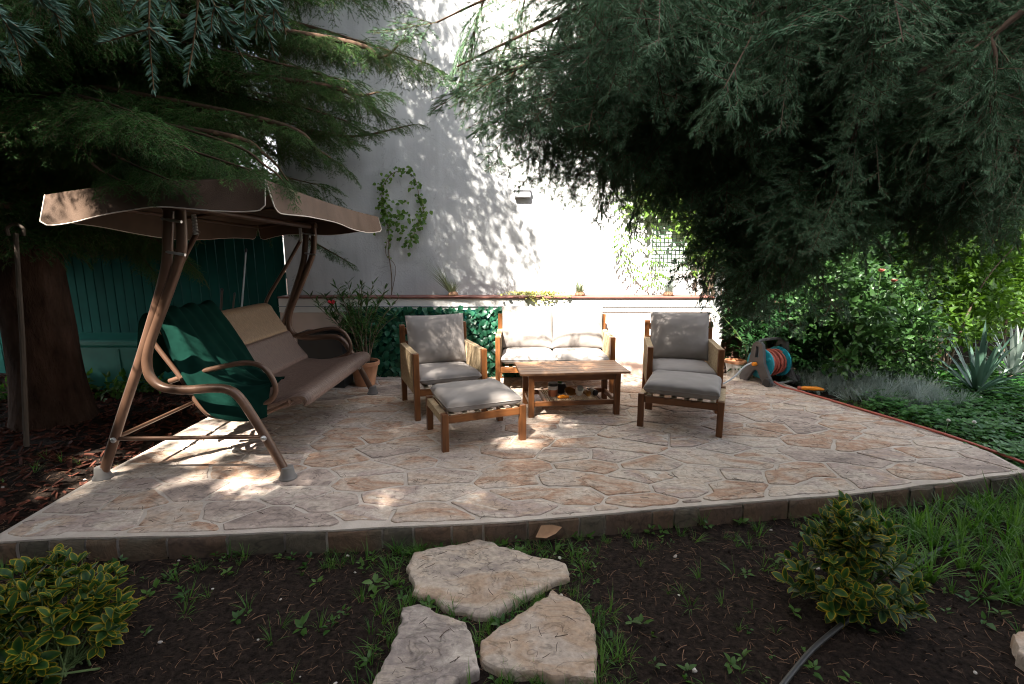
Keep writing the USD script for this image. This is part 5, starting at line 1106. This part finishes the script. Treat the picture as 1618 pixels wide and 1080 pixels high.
for lab, base, blobs, n, mt in (("tall leafy tree beyond the house corner, right of the white wall", (5.2, 10.2, -0.1), [((0, 0, 3.0), (1.9, 1.5, 1.9)), ((-0.6, 0, 4.6), (1.5, 1.2, 1.3)), ((0.3, -0.4, 1.4), (1.7, 1.1, 1.3))], 1500, "leaf_mid"),
                           ("broad leafy tree far right beyond the bushes", (9.2, 9.8, -0.1), [((0, 0, 2.4), (2.2, 1.5, 2.1)), ((0.3, 0, 4.0), (1.7, 1.3, 1.3)), ((-0.8, -0.3, 1.1), (1.9, 1.0, 1.2))], 1500, "leaf_mid"),
                           ("distant dark leafy tree closing the gap between the two far trees", (7.4, 12.6, -0.1), [((0, 0, 2.2), (2.6, 1.4, 2.2)), ((0, 0, 4.2), (1.8, 1.3, 1.4))], 1400, "leaf_dark"),
                           ("leafy tree rising behind the green fence at the left", (-7.0, 9.0, -0.1), [((0, 0, 3.6), (2.2, 1.5, 1.9)), ((0.8, 0, 2.6), (1.6, 1.2, 1.4))], 900, "leaf_mid")):
    shrub("leafy_tree", lab, "tree", base, blobs, n, CB, mt, 5, 1.5)
    tr = stage.GetPrimAtPath([p for p in ("/World/leafy_tree_003", "/World/leafy_tree_002", "/World/leafy_tree_001", "/World/leafy_tree") if stage.GetPrimAtPath(p)][0])
    obj("trunk", tube(curve([(0, 0, -0.2), (0.05, 0, 1.2), (-0.05, 0, 2.6)], 5), np.linspace(0.14, 0.07, 11), 10), "bark", tr, smooth=True)

o_ = shrub("leafy_tree", "tall broad tree standing well behind the photographer, shading the front of the patio", "tree", (-2.2, -7.0, -0.1), [((0, 0, 12.9), (4.8, 2.6, 3.7)), ((1.8, 0.4, 9.6), (3.4, 2.4, 3.0)), ((-2.0, 0, 10.4), (3.0, 2.2, 3.0))], 6500, HB, "leaf_mid", 5, 1.3, gaps=0.38)
o2_ = shrub("leafy_tree", "tall broad tree behind the photographer and to the left of the other tall tree", "tree", (-7.0, -5.6, -0.1), [((0, 0, 12.2), (2.8, 2.4, 3.8)), ((0.3, 0.4, 9.0), (2.9, 2.2, 2.8))], 3200, HB, "leaf_mid", 5, 1.2, gaps=0.46)
obj("trunk", tube(curve([(0, 0, -0.2), (0.1, 0, 3.2), (-0.05, 0, 8.6)], 6), np.linspace(0.28, 0.14, 13), 12), "bark", o2_, smooth=True)
obj("trunk", tube(curve([(0, 0, -0.2), (0.1, 0, 3.2), (-0.05, 0, 8.6)], 6), np.linspace(0.30, 0.14, 13), 12), "bark", o_, smooth=True)

for i in range(7):
    shrub("hedge_tree", ["dense dark hedge conifer behind the photographer, " + w for w in ("farthest left", "second from the left", "third from the left", "in the middle", "third from the right", "second from the right", "farthest right")][i], "hedge tree", (-7.6 + i * 2.2, -4.3 - 0.25 * (i % 2), -0.1), [((0, 0, 2.0), (1.6, 1.1, 2.2)), ((0, 0, 3.6 if i > 3 else 4.6), (1.4, 1.0, 1.5 if i > 3 else 2.6))], 520, HB, "leaf_dark", 3, 2.0, gaps=0.25)
shrub("hedge_tree", "dense dark hedge conifer close on the left of the photographer", "hedge tree", (-5.9, -0.9, -0.1), [((0, 0, 2.2), (1.2, 1.2, 2.4)), ((0, 0, 4.4), (1.0, 1.0, 2.2))], 700, HB, "leaf_dark", 3, 1.8, gaps=0.25)
shrub("hedge_tree", "dense dark hedge conifer left of the photographer, beside the spruce trunk", "hedge tree", (-7.2, 1.6, -0.1), [((0, 0, 2.2), (1.3, 1.6, 2.4)), ((0, 0, 4.6), (1.1, 1.3, 2.0))], 700, HB, "leaf_dark", 3, 1.8, gaps=0.25)
shrub("hedge_tree", "dense dark hedge conifer right of the photographer, beside the lawn", "hedge tree", (6.6, -0.6, -0.1), [((0, 0, 2.2), (1.2, 1.8, 2.4)), ((0, 0, 4.6), (1.0, 1.4, 2.0))], 700, HB, "leaf_dark", 3, 1.8, gaps=0.25)

# vine on the wall trellis, tendrils and fern-like leaves
trl = thing("wall_trellis", "dark green square wire trellis fixed to the right part of the white wall", "trellis", (2.08, 6.24, 1.66))
for i in range(15): obj("wire_bar", tube([(-0.34 + i * 0.0486, 0, -0.36), (-0.34 + i * 0.0486, 0, 0.62)], 0.0035, 5), "trellis", trl)
for i in range(21): obj("cross_wire", tube([(-0.35, -0.008, -0.35 + i * 0.0486), (0.35, -0.008, -0.35 + i * 0.0486)], 0.0035, 5), "trellis", trl)
vine = thing("climbing_vine", "bright green climbing plant spreading over the wall trellis", "climber", (2.2, 6.16, 1.0))
vp, vd = [], []
for i in range(10):
    e = np.array([RNG.uniform(-0.60, 0.50), RNG.uniform(-0.05, 0.06), RNG.uniform(1.15, 1.80)]); b0 = np.array([0.25 + RNG.normal(0, 0.08), 0.05, 0.0])
    path = curve([b0, b0 * 0.5 + e * 0.5 + [0.15, 0, 0.1], e, e + [RNG.normal(-0.12, 0.1), -0.05, -0.12]], 7); obj("stem", tube(path, np.linspace(0.008, 0.002, len(path)), 5), "stem_brown", vine, smooth=True)
    for p in path[4:]:
        for _ in range(9): vp.append(p + RNG.normal(0, [0.10, 0.035, 0.09])); vd.append([RNG.normal(), -0.6, RNG.normal(-0.3, 0.6)])
vp = np.array(vp); vp[:, 1] = np.minimum(vp[:, 1], 0.06); vR = rnd_frames(np.array(vd), np.tile([0, -0.7, 0.7], (len(vp), 1)), 0.3); vs = 0.055 + 0.04 * RNG.random(len(vp))
for i in range(200): obj("leaf", leaves_at(LEAF, vp[i:i + 1], vR[i:i + 1], vs[i:i + 1]), "leaf_bright", vine, smooth=True)
obj("foliage", leaves_at(LEAF, vp[200:], vR[200:], vs[200:]), "leaf_bright", vine, smooth=True, kind="stuff")
tend = thing("wall_climber", "sparse pale green tendrils with small leaves on the sunlit wall left of the trellis", "climber", (1.55, 6.22, 1.0))
for q in ([(0.35, 0, 0.0), (0.15, -0.02, 0.45), (-0.12, -0.03, 0.95), (-0.30, -0.04, 1.25)], [(0.38, 0, 0.02), (0.22, -0.03, 0.6), (0.05, -0.05, 1.1)], [(0.36, 0, 0.02), (-0.05, -0.03, 0.35), (-0.22, -0.05, 0.62), (-0.2, -0.06, 0.85)]):
    path = curve(q, 7); obj("stem", tube(path, 0.003, 5), "stem_green", tend, smooth=True)
    for j in range(3, len(path), 2):
        for sg in (-1, 1):
            n5 = 4; p5 = path[j] + np.outer(np.linspace(0.02, 0.10, n5), [sg * 0.9, -0.25, -0.5]); d5 = np.tile([sg * 0.3, -0.4, -0.9], (n5, 1)) + RNG.normal(0, 0.25, (n5, 3))
            obj("leaf", leaves_at(leaf_template(0.4), p5, frames(d5, np.tile([0, -1.0, 0.2], (n5, 1))), np.full(n5, 0.05)), "leaf_bright", tend, smooth=True)
# climber on the shaded half of the wall, in the shape of a hoop
hoop = thing("wall_creeper", "thin creeper arching in a hoop on the shaded white wall above the oleander", "creeper", (-1.5, 6.24, 1.0))
main = curve([(-0.02, 0.0, 0.0), (-0.01, 0, 0.25), (-0.03, -0.01, 0.52), (-0.02, -0.02, 0.80), (-0.08, -0.02, 1.08), (-0.06, -0.02, 1.32), (0.06, -0.02, 1.47), (0.22, -0.02, 1.49), (0.33, -0.02, 1.40), (0.37, -0.02, 1.22), (0.42, -0.02, 1.06), (0.36, -0.03, 0.90), (0.28, -0.03, 0.72), (0.22, -0.03, 0.60)], 8)
obj("stem", tube(main, np.linspace(0.008, 0.002, len(main)), 5), "stem_brown", hoop, smooth=True)
obj("stem", tube(curve([(-0.01, 0, 0.05), (0.05, -0.02, 0.35), (-0.06, -0.02, 0.5), (-0.05, -0.02, 0.66)], 6), 0.004, 5), "stem_brown", hoop, smooth=True)
lp, sz = [], []
for j, p in enumerate(main):
    t = j / len(main)
    if t < 0.16: continue
    k = 2 if t < 0.28 else 4 if t < 0.4 else 2 if t < 0.7 else 3
    for _ in range(k): lp.append(p + RNG.normal(0, [0.035, 0.012, 0.035])); sz.append(0.04 + 0.045 * RNG.random())
for _ in range(75): lp.append(np.array([RNG.normal(0.08, 0.10), RNG.uniform(-0.07, -0.02), RNG.normal(0.93, 0.12)])); sz.append(0.05 + 0.05 * RNG.random())
lp = np.array(lp); lp[:, 1] = np.clip(lp[:, 1], -0.09, 0.03)
hR = rnd_frames(np.column_stack([RNG.normal(0, 0.8, len(lp)), np.full(len(lp), -0.35), RNG.normal(-0.6, 0.5, len(lp))]), np.tile([0, -0.8, 0.6], (len(lp), 1)), 0.25)
for i in range(len(lp)): obj("leaf", leaves_at(IVY, lp[i:i + 1], hR[i:i + 1], [sz[i] * 0.72]), "leaf_bright", hoop, smooth=True)

def tuft_mesh(n, h, spread, w, lean=(0, 0), r=None, seed=0, segs=4, curl=0.35):
    """blades of grass from one root"""
    r = np.random.default_rng(seed); V, F = [], []
    for i in range(n):
        a = r.random() * 6.283; hh = h * (0.5 + 0.6 * r.random()); out = spread * (0.3 + r.random()); wd = w * (0.7 + 0.5 * r.random())
        s = np.linspace(0, 1, segs + 1); d = np.array([math.cos(a), math.sin(a)])
        cx = d[0] * out * (s ** 1.6) + lean[0] * s + d[0] * 0.012; cy = d[1] * out * (s ** 1.6) + lean[1] * s + d[1] * 0.012; cz = hh * (s - curl * s ** 2.4 * r.random())
        tw = np.array([-d[1], d[0]]) * math.cos(0.6 * r.normal()); ww = wd / 2 * (1 - s ** 2 * 0.95)
        L = np.column_stack([cx - tw[0] * ww, cy - tw[1] * ww, cz]); Rr = np.column_stack([cx + tw[0] * ww, cy + tw[1] * ww, cz])
        g = grid(np.stack([L, Rr], 1)); V.append(g[0]); F.append(g[1] if g[1].shape[1] == 3 else g[1])
    return cat(*zip(V, F))
for k, (lab, px, lean, n, h, mt) in enumerate((("lavender tuft with long stalks leaning left on the wall ledge", 716, (-0.24, -0.10), 90, 0.46, "lavender"), ("small dry lavender tuft upright on the sunlit wall ledge", 916, (-0.02, -0.02), 90, 0.28, "lavender"), ("silvery lavender tuft on the wall ledge below the trellis", 1056, (0.02, -0.03), 110, 0.30, "silver"))):
    b0 = at(px, 467, Y=6.17); o = thing("lavender", lab, "lavender", (b0[0], 6.17, 1.0))
    obj("root_crown", place(lathe([(0, -0.02), (0.07, 0.0), (0.055, 0.04), (0, 0.07)], 9)), "litter", o, smooth=True)
    obj("stalks", tuft_mesh(n, h, 0.13, 0.006, lean, seed=k, curl=0.2), mt, o); obj("leaf_base", tuft_mesh(130, h * 0.5, 0.11, 0.007, (0, 0), seed=k + 5), "lavender" if k < 2 else mt, o)
sed = thing("stonecrop", "creeping yellow green stonecrop trailing over the wall ledge behind the sofa", "stonecrop", (0.33, 6.03, 1.0))
n_ = 420; sp_ = np.column_stack([RNG.normal(0, 0.19, n_), RNG.uniform(-0.07, 0.13, n_), 0.02 + 0.03 * RNG.random(n_)]); hang = (sp_[:, 1] < -0.03) & (RNG.random(n_) < 0.75); sp_[hang, 2] -= 0.17 * RNG.random(hang.sum()) * np.exp(-((sp_[hang, 0] - 0.12) / 0.22) ** 2)
obj("foliage", leaves_at(OVAL, sp_, rnd_frames(np.column_stack([RNG.normal(0, 1, (n_, 2)), RNG.normal(0.2, 0.5, n_)]), np.tile([0, -0.3, 1.0], (n_, 1)), 0.3), 0.03 + 0.02 * RNG.random(n_)), "sedum", sed, smooth=True, kind="stuff")
obj("stem", tube(curve([(-0.35, -0.02, 0.02), (0, -0.045, 0.03), (0.25, -0.05, 0.0), (0.42, -0.02, 0.02)], 6), 0.004, 5), "stem_green", sed, smooth=True)
for lab, a, b, c in (("long yellowish rose cane arching down behind the right armchair", (1120, 480, 6.0), (1160, 520, 5.9), (1186, 565, 5.9)), ("second yellowish cane crossing in front of the brown wall", (1118, 512, 6.0), (1160, 530, 5.95), (1192, 555, 5.9))):
    o = thing("rose_cane", lab, "cane", (0, 0, 0)); pth = curve([at(*q[:2], Y=q[2]) for q in (a, b, c)], 8)
    pth = np.vstack([pth, [[pth[-1][0] + 0.05, 5.95, -0.05]]])
    obj("cane", tube(pth, np.linspace(0.004, 0.007, len(pth)), 6), "stem_green", o, smooth=True)
    obj("leaf", leaves_at(LEAF, pth[4:12:2], rnd_frames(np.tile([0.3, -0.5, -0.4], (4, 1)), np.tile([0, 0, 1.0], (4, 1))), np.full(4, 0.06)), "leaf_mid", o, smooth=True)

# yuccas: each sword leaf its own mesh
def yucca(lab, base, n, L, matn, seed):
    o = thing("yucca", lab, "yucca", base); r = np.random.default_rng(seed)
    obj("crown_base", lathe([(0, -0.03), (0.06, 0.0), (0.05, 0.08), (0.02, 0.12), (0, 0.125)], 12), "stem_brown", o, smooth=True)
    for i in range(n):
        t = (i + 0.5) / n; a = i * 2.39996 + r.normal(0, 0.2); el = math.radians(8 + 78 * t ** 0.75 + r.normal(0, 5)); l = L * (0.75 + 0.4 * r.random()) * (0.85 + 0.2 * t); s = np.linspace(0, 1, 8)
        bend = 0.10 + (0.75 if r.random() < 0.18 else 0.25 * r.random()) * (1 - t)
        rad = l * s * math.cos(el); z = 0.06 + l * s * math.sin(el) - bend * l * s ** 2.6; z = np.maximum(z, 0.0)
        w = 0.024 * np.sin(np.clip(s * 0.9 + 0.12, 0, 1) * math.pi) ** 0.6 * (1 - 0.25 * s)
        c, sn = math.cos(a), math.sin(a); fold = 0.35 * w
        rows = [np.column_stack([c * rad - sn * w * k, sn * rad + c * w * k, z + fold * abs(k)]) for k in (-1, 0, 1)]
        obj("leaf", grid(np.stack(rows, 1)), matn, o, smooth=True)
yucca("dark blue green yucca rosette in the clover at the right", (5.10, 5.25, -0.06), 46, 0.78, "yucca", 1)
yucca("sunlit pale yucca behind the dark one at the right edge", (6.25, 6.0, -0.06), 36, 0.75, "silver", 2)

# silvery ground plant, clover, lawn, weeds, litter
def ground_scatter(n, poly, jitter=None):
    x0, y0, x1, y1 = poly.bounds; P = RNG.random((n * 3, 2)) * [x1 - x0, y1 - y0] + [x0, y0]
    import shapely
    P = P[shapely.contains_xy(poly, P[:, 0], P[:, 1])][:n]; return np.column_stack([P, ground_z(P[:, 0], P[:, 1])])
def upright(n, tilt=0.15):
    a = RNG.random(n) * 6.283; up = np.column_stack([RNG.normal(0, tilt, (n, 2)), np.ones(n)]); d = np.column_stack([np.cos(a), np.sin(a), np.zeros(n)]); d -= up * np.sum(d * up, 1, keepdims=True) / np.sum(up * up, 1, keepdims=True); return frames(d, up)
steps_u = step_polys[0].buffer(0.0)
for q in step_polys[1:]: steps_u = steps_u.union(q)
bed = sbox(-4.2, 0.8, 4.6, 3.6).difference(patio_poly.buffer(0.03)).difference(steps_u.buffer(-0.01))
sil = thing("silvery_shrub", "low mound of silvery grey foliage along the right edge of the patio", "shrub", (3.95, 5.55, -0.05))
n_ = 420; th_ = RNG.random(n_) * 6.283; rr_ = np.sqrt(RNG.random(n_)); sp_ = np.column_stack([0.62 * rr_ * np.cos(th_) + 0.12, 0.85 * rr_ * np.sin(th_), -0.02 + 0.20 * (1 - rr_ ** 2) * RNG.random(n_)])
sp_[:, 0] -= 0.28 * sp_[:, 1]
STF = [tuft_mesh(26, 0.20, 0.11, 0.0045, seed=s, curl=0.3) for s in range(60, 63)]
scatter("foliage", [("sprig", p, "silver", False) for p in STF], sp_, upright(n_, 0.45), 0.8 + 0.6 * RNG.random(n_), RNG.integers(0, 3, n_), sil)
def clover_patch(seed):
    r = np.random.default_rng(seed); p, d, s, u = [], [], [], []
    for i in range(9):
        c = np.array([r.normal(0, 0.05), r.normal(0, 0.05), 0.03 + 0.05 * r.random()]); a0 = r.random() * 6.28
        for k in range(3): a = a0 + k * 2.094; p.append(c); d.append([math.cos(a), math.sin(a), 0.12]); s.append(0.022 + 0.008 * r.random()); u.append([r.normal(0, 0.25), r.normal(0, 0.25), 1])
    return leaves_at(leaf_template(0.95, 0.05, 0.05), np.array(p), frames(np.array(d), np.array(u)), np.array(s))
CP = [clover_patch(s) for s in range(4)]
lawn = Polygon([(3.70, 3.30), (3.75, 3.75), (3.72, 4.2), (3.55, 4.9), (3.75, 5.1), (4.6, 6.2), (8.5, 7.0), (8.5, 2.2), (4.6, 2.2), (4.2, 3.0)])
def top_stuff(name, protos, pos, rot, scl, label, cat_): scatter(name, protos, pos, rot, scl, RNG.integers(0, len(protos), len(pos)), None, label=label, cat=cat_)
pc = ground_scatter(3600, lawn); top_stuff("clover", [("patch", p, "clover", False) for p in CP], pc, upright(len(pc)), 0.8 + 0.6 * RNG.random(len(pc)), "low green clover covering the ground right of the patio", "clover")
fl_ = place(lathe([(0, 0), (0.008, 0.002), (0.012, 0.010), (0.008, 0.019), (0, 0.021)], 9), None, (0, 0, 0.085)); fl_ = cat(fl_, tube([(0, 0, 0), (0, 0, 0.086)], 0.0015, 4))
pf = ground_scatter(26, lawn); top_stuff("clover_flowers", [("flower", fl_, "clover_white", True)], pf, upright(len(pf)), 0.9 + 0.5 * RNG.random(len(pf)), "small pale clover flowers dotted in the clover right of the patio", "flowers")
TG = [tuft_mesh(14, 0.20, 0.12, 0.008, seed=s, curl=0.5) for s in range(70, 74)]; TS = [tuft_mesh(12, 0.085, 0.06, 0.0035, seed=s, curl=0.4) for s in range(80, 84)]
gr_ = Polygon([(1.75, 2.62), (2.4, 2.86), (3.4, 3.12), (3.75, 3.4), (5.2, 3.6), (5.2, 1.6), (2.75, 1.5), (2.35, 2.05), (1.95, 2.3)]).difference(patio_poly.buffer(0.05))
pg = ground_scatter(950, gr_); top_stuff("tall_grass", [("tuft", p, "grass", False) for p in TG], pg, upright(len(pg), 0.25), 0.55 + 0.75 * RNG.random(len(pg)), "long light green grass in the lower right beside the patio edge", "grass")
fr_ = LineString(FRONT); e1 = fr_.buffer(0.22, single_sided=False).intersection(bed)
e1 = [g for g in getattr(e1, "geoms", [e1])]; e1 = max(e1, key=lambda g: g.area)
p1 = ground_scatter(230, e1); lawn_b = lawn.boundary.buffer(0.16).intersection(Polygon([(3.4, 3.2), (3.4, 5.6), (4.2, 5.6), (4.2, 3.2)])); p2 = ground_scatter(150, lawn_b)
p3 = ground_scatter(520, bed); p3 = p3[meshkit.fbm(p3 * 1.7 + 3, 3) > 0.50]; p4 = ground_scatter(190, steps_u.buffer(0.13).difference(steps_u.buffer(0.0)))
pa = np.vstack([p1, p2, p3, p4]); top_stuff("short_grass", [("tuft", p, "grass", False) for p in TS], pa, upright(len(pa), 0.25), 0.55 + 0.8 * RNG.random(len(pa)), "thin grass blades growing in the soil bed and along the patio edge", "grass")
def weed(seed, n=6, L=0.035):
    r = np.random.default_rng(seed); a = r.random(n) * 6.283; d = np.column_stack([np.cos(a), np.sin(a), 0.25 + 0.7 * r.random(n)]); p = np.column_stack([d[:, :2] * 0.006, 0.004 + 0.03 * r.random(n)])
    return leaves_at(leaf_template(0.5, 0.15, 0.06), p, frames(d, np.tile([0, 0, 1.0], (n, 1)) + r.normal(0, 0.2, (n, 3))), L * (0.6 + 0.8 * r.random(n)))
W_ = [weed(s, 4 + s % 4, 0.030 + 0.006 * (s % 3)) for s in range(5)]
w1 = ground_scatter(900, bed); w1 = w1[meshkit.fbm(w1 * 1.3 + 8, 3) > 0.45]; w2 = ground_scatter(200, e1); w3 = ground_scatter(40, steps_u.buffer(0.1).difference(steps_u)); w1 = np.vstack([w1, w2, w3])
top_stuff("seedling_weeds", [("weed", p, "leaf_mid", True) for p in W_], w1, upright(len(w1), 0.3), 0.42 + 0.7 * RNG.random(len(w1)), "small green seedlings scattered over the dark soil bed in front", "weeds")
def stick(L, r_): return tube(curve([(-L / 2, 0, 0.002), (0, L * 0.06, 0.003), (L / 2, 0, 0.002)], 2), r_, 3)
NL = [stick(0.022, 0.0009), stick(0.030, 0.001), stick(0.045, 0.0013)]
ln_ = ground_scatter(11000, bed); ln_[:, 2] += 0.002 + 0.004 * RNG.random(len(ln_))
top_stuff("fallen_needles", [("needle", p, "litter", False) for p in NL], ln_, upright(len(ln_), 0.25), 0.7 + 0.6 * RNG.random(len(ln_)), "dry brown spruce needles strewn over the soil bed in front", "needles")
pn = ground_scatter(1300, patio_poly); pn[:, 2] = 0.008
pn = pn[RNG.random(len(pn)) < np.clip(1.25 - (pn[:, 1] - 2.5) * 0.33, 0.12, 1)]
ps_ = ground_scatter(70, steps_u.buffer(-0.05)); ps_[:, 2] = -0.070
pn = np.vstack([pn, ps_])
top_stuff("fallen_twigs", [("twig", p, "dark_litter", False) for p in NL], pn, upright(len(pn), 0.02), 0.7 + 0.6 * RNG.random(len(pn)), "dark needles and bits of twig lying on the patio flagstones", "needles")
ch = [bx(-0.024, 0.024, -0.010, 0.010, -0.003, 0.003, 0.002), bx(-0.015, 0.015, -0.009, 0.009, -0.002, 0.003, 0.002), bx(-0.035, 0.035, -0.012, 0.012, -0.002, 0.002, 0.001)]
mul = Polygon([(-2.84, 2.42), (-2.90, 3.1), (-2.90, 6.2), (-7.0, 6.2), (-7.0, 2.2), (-3.5, 2.2)])
pm = ground_scatter(5200, mul); pm[:, 2] += 0.004 + 0.008 * RNG.random(len(pm))
top_stuff("bark_mulch", [("chip", p, "mulch", False) for p in ch], pm, upright(len(pm), 0.45), 0.7 + 0.8 * RNG.random(len(pm)), "reddish bark mulch on the ground around the left spruce trunk", "bark mulch")
cl_ = []
for q in range(4):
    c_ = trimesh.creation.icosphere(1, 0.008); c_.vertices *= 1 + 0.35 * (np.random.default_rng(q).random((len(c_.vertices), 1)) - 0.5); c_.vertices *= [1, 0.85, 0.7]; cl_.append((np.array(c_.vertices), np.array(c_.faces)))
pcl = ground_scatter(5200, bed); pcl = pcl[meshkit.fbm(pcl * 2.1 + 5, 3) > 0.44]; pcl[:, 2] += 0.002
top_stuff("soil_crumbs", [("crumb", p, "soil", True) for p in cl_], pcl, upright(len(pcl), 0.6), 0.25 + 1.0 * RNG.random(len(pcl)) ** 2, "dark crumbs of earth lying over the soil bed in front", "soil crumbs")
pbm = trimesh.creation.icosphere(1, 0.008); pbm.vertices *= [1.2, 0.9, 0.6]
pb = ground_scatter(110, bed); pb[:, 2] += 0.004; top_stuff("pebbles", [("pebble", (np.array(pbm.vertices), np.array(pbm.faces)), "pebble", False)], pb, upright(len(pb), 0.4), 0.4 + 0.9 * RNG.random(len(pb)), "small pale pebbles in the soil bed", "pebbles")
pw = ground_scatter(60, Polygon([(-5.4, 4.9), (-4.0, 5.2), (-3.9, 5.5), (-5.4, 5.5)])); top_stuff("fence_weeds", [("weed", p, "leaf_mid", True) for p in [cluster(90, 14, 0.07, LEAF, 0.12)]], pw + [0, 0, 0.08], upright(len(pw), 0.3), 0.7 + 0.6 * RNG.random(len(pw)), "small leafy weeds at the foot of the green storage box", "weeds")
dl = obj("dry_leaf", leaves_at(leaf_template(0.55, -0.2, 0.2), np.array([[at(846, 850, z=-0.08)[0], at(846, 850, z=-0.08)[1], -0.075]]), frames(np.array([[1.0, 0.25, 0.12]]), np.array([[0.0, -0.4, 1.0]])), [0.16]), "dry_leaf", smooth=True, label="curled dry brown leaf lying against the patio edge above the wide flagstone", cat="dry leaf")
for lab, q in (("black irrigation pipe running out of the bottom edge by the right yellow edged bush", [(1200, 1130), (1250, 1065), (1290, 1020), (1345, 975)]), ("short piece of black irrigation pipe showing behind the right yellow edged bush", [(1425, 905), (1450, 890), (1485, 868), (1530, 850)])):
    obj("irrigation_pipe", tube(curve([at(px, py, z=-0.105) for px, py in q], 6), 0.011, 8), "pipe_black", smooth=True, label=lab, cat="pipe")

# euonymus bushes with yellow edged leaves
def eu_leaf():
    u = np.array([0, 0.18, 0.42, 0.68, 0.88, 1.0]); w = np.array([0.03, 0.18, 0.27, 0.24, 0.13, 0.0]); V, UV = [], []
    for i in range(6):
        for k, e in ((-1, 0.0), (-0.55, 0.75), (0, 1.0), (0.55, 0.75), (1, 0.0)):
            V.append([u[i], k * w[i], 0.10 * abs(k) * w[i] / 0.27 * 0.6 - 0.16 * u[i] ** 2]); UV.append([0.0 if i in (5,) else e * (0.7 if i == 4 else 1.0) if i else 0.6, 0])
    return grid(np.array(V).reshape(6, 5, 3)), np.array(UV)
(EV, EF), EUV = eu_leaf()
def euonymus(lab, base, rx, h, nshoot, seed, keepf=None):
    o = thing("euonymus_bush", lab, "bush", base); r = np.random.default_rng(seed); P, D, S, U = [], [], [], []
    for i in range(nshoot):
        a = r.random() * 6.283; el = r.random() ** 0.7; e = np.array([math.cos(a) * rx * (1.08 - 0.75 * el ** 1.6) * (0.7 + 0.4 * r.random()), math.sin(a) * rx * (1.08 - 0.75 * el ** 1.6) * (0.7 + 0.4 * r.random()), h * (0.16 + 0.84 * el)])
        b0 = np.array([r.normal(0, 0.04), r.normal(0, 0.04), 0.0]); path = curve([b0, b0 * 0.4 + e * 0.5 + [0, 0, -0.02], e], 5)
        obj("stem", tube(path, np.linspace(0.005, 0.0022, len(path)), 5), "stem_green", o, smooth=True); t = unit(path[-1] - path[-3])
        for k in range(13):
            back = 0.10 * (k // 4) / 3 * 1.3; aa = k * 2.4 + r.normal(0, 0.3); sd = unit(np.cross(t, [0.3, 0.2, 1.0])); s2 = np.cross(t, sd)
            opening = 0.45 + 0.28 * (k // 4); d = t * (1.1 - opening * 0.75) + (sd * math.cos(aa) + s2 * math.sin(aa)) * opening
            P.append(path[-1] - t * back); D.append(d); U.append(t + [0, 0, 0.6]); S.append((0.036 + 0.046 * r.random()) * (0.85 + 0.07 * (k // 4)))
    P, S = np.array(P), np.array(S); R = frames(np.array(D) + r.normal(0, 0.12, (len(P), 3)), np.array(U))
    d2c = np.linalg.norm(P + np.array(base) - [0, 0, CAM_H], axis=1); order = np.argsort(d2c)
    for i in order[:285]:
        m = leaves_at((EV, EF), P[i:i + 1], R[i:i + 1], S[i:i + 1]); obj("leaf", m, "euonymus", o, smooth=True, uv=EUV)
    rest = order[285:]
    obj("foliage", leaves_at((EV, EF), P[rest], R[rest], S[rest]), "euonymus", o, smooth=True, uv=np.tile(EUV, (len(rest), 1)), kind="stuff")
euonymus("yellow edged euonymus bush with broad leaves in the lower left corner", (-1.80, 1.72, -0.13), 0.27, 0.44, 74, 1)
euonymus("yellow edged euonymus bush standing in the soil at the lower right", (1.58, 2.06, -0.13), 0.26, 0.48, 74, 2)
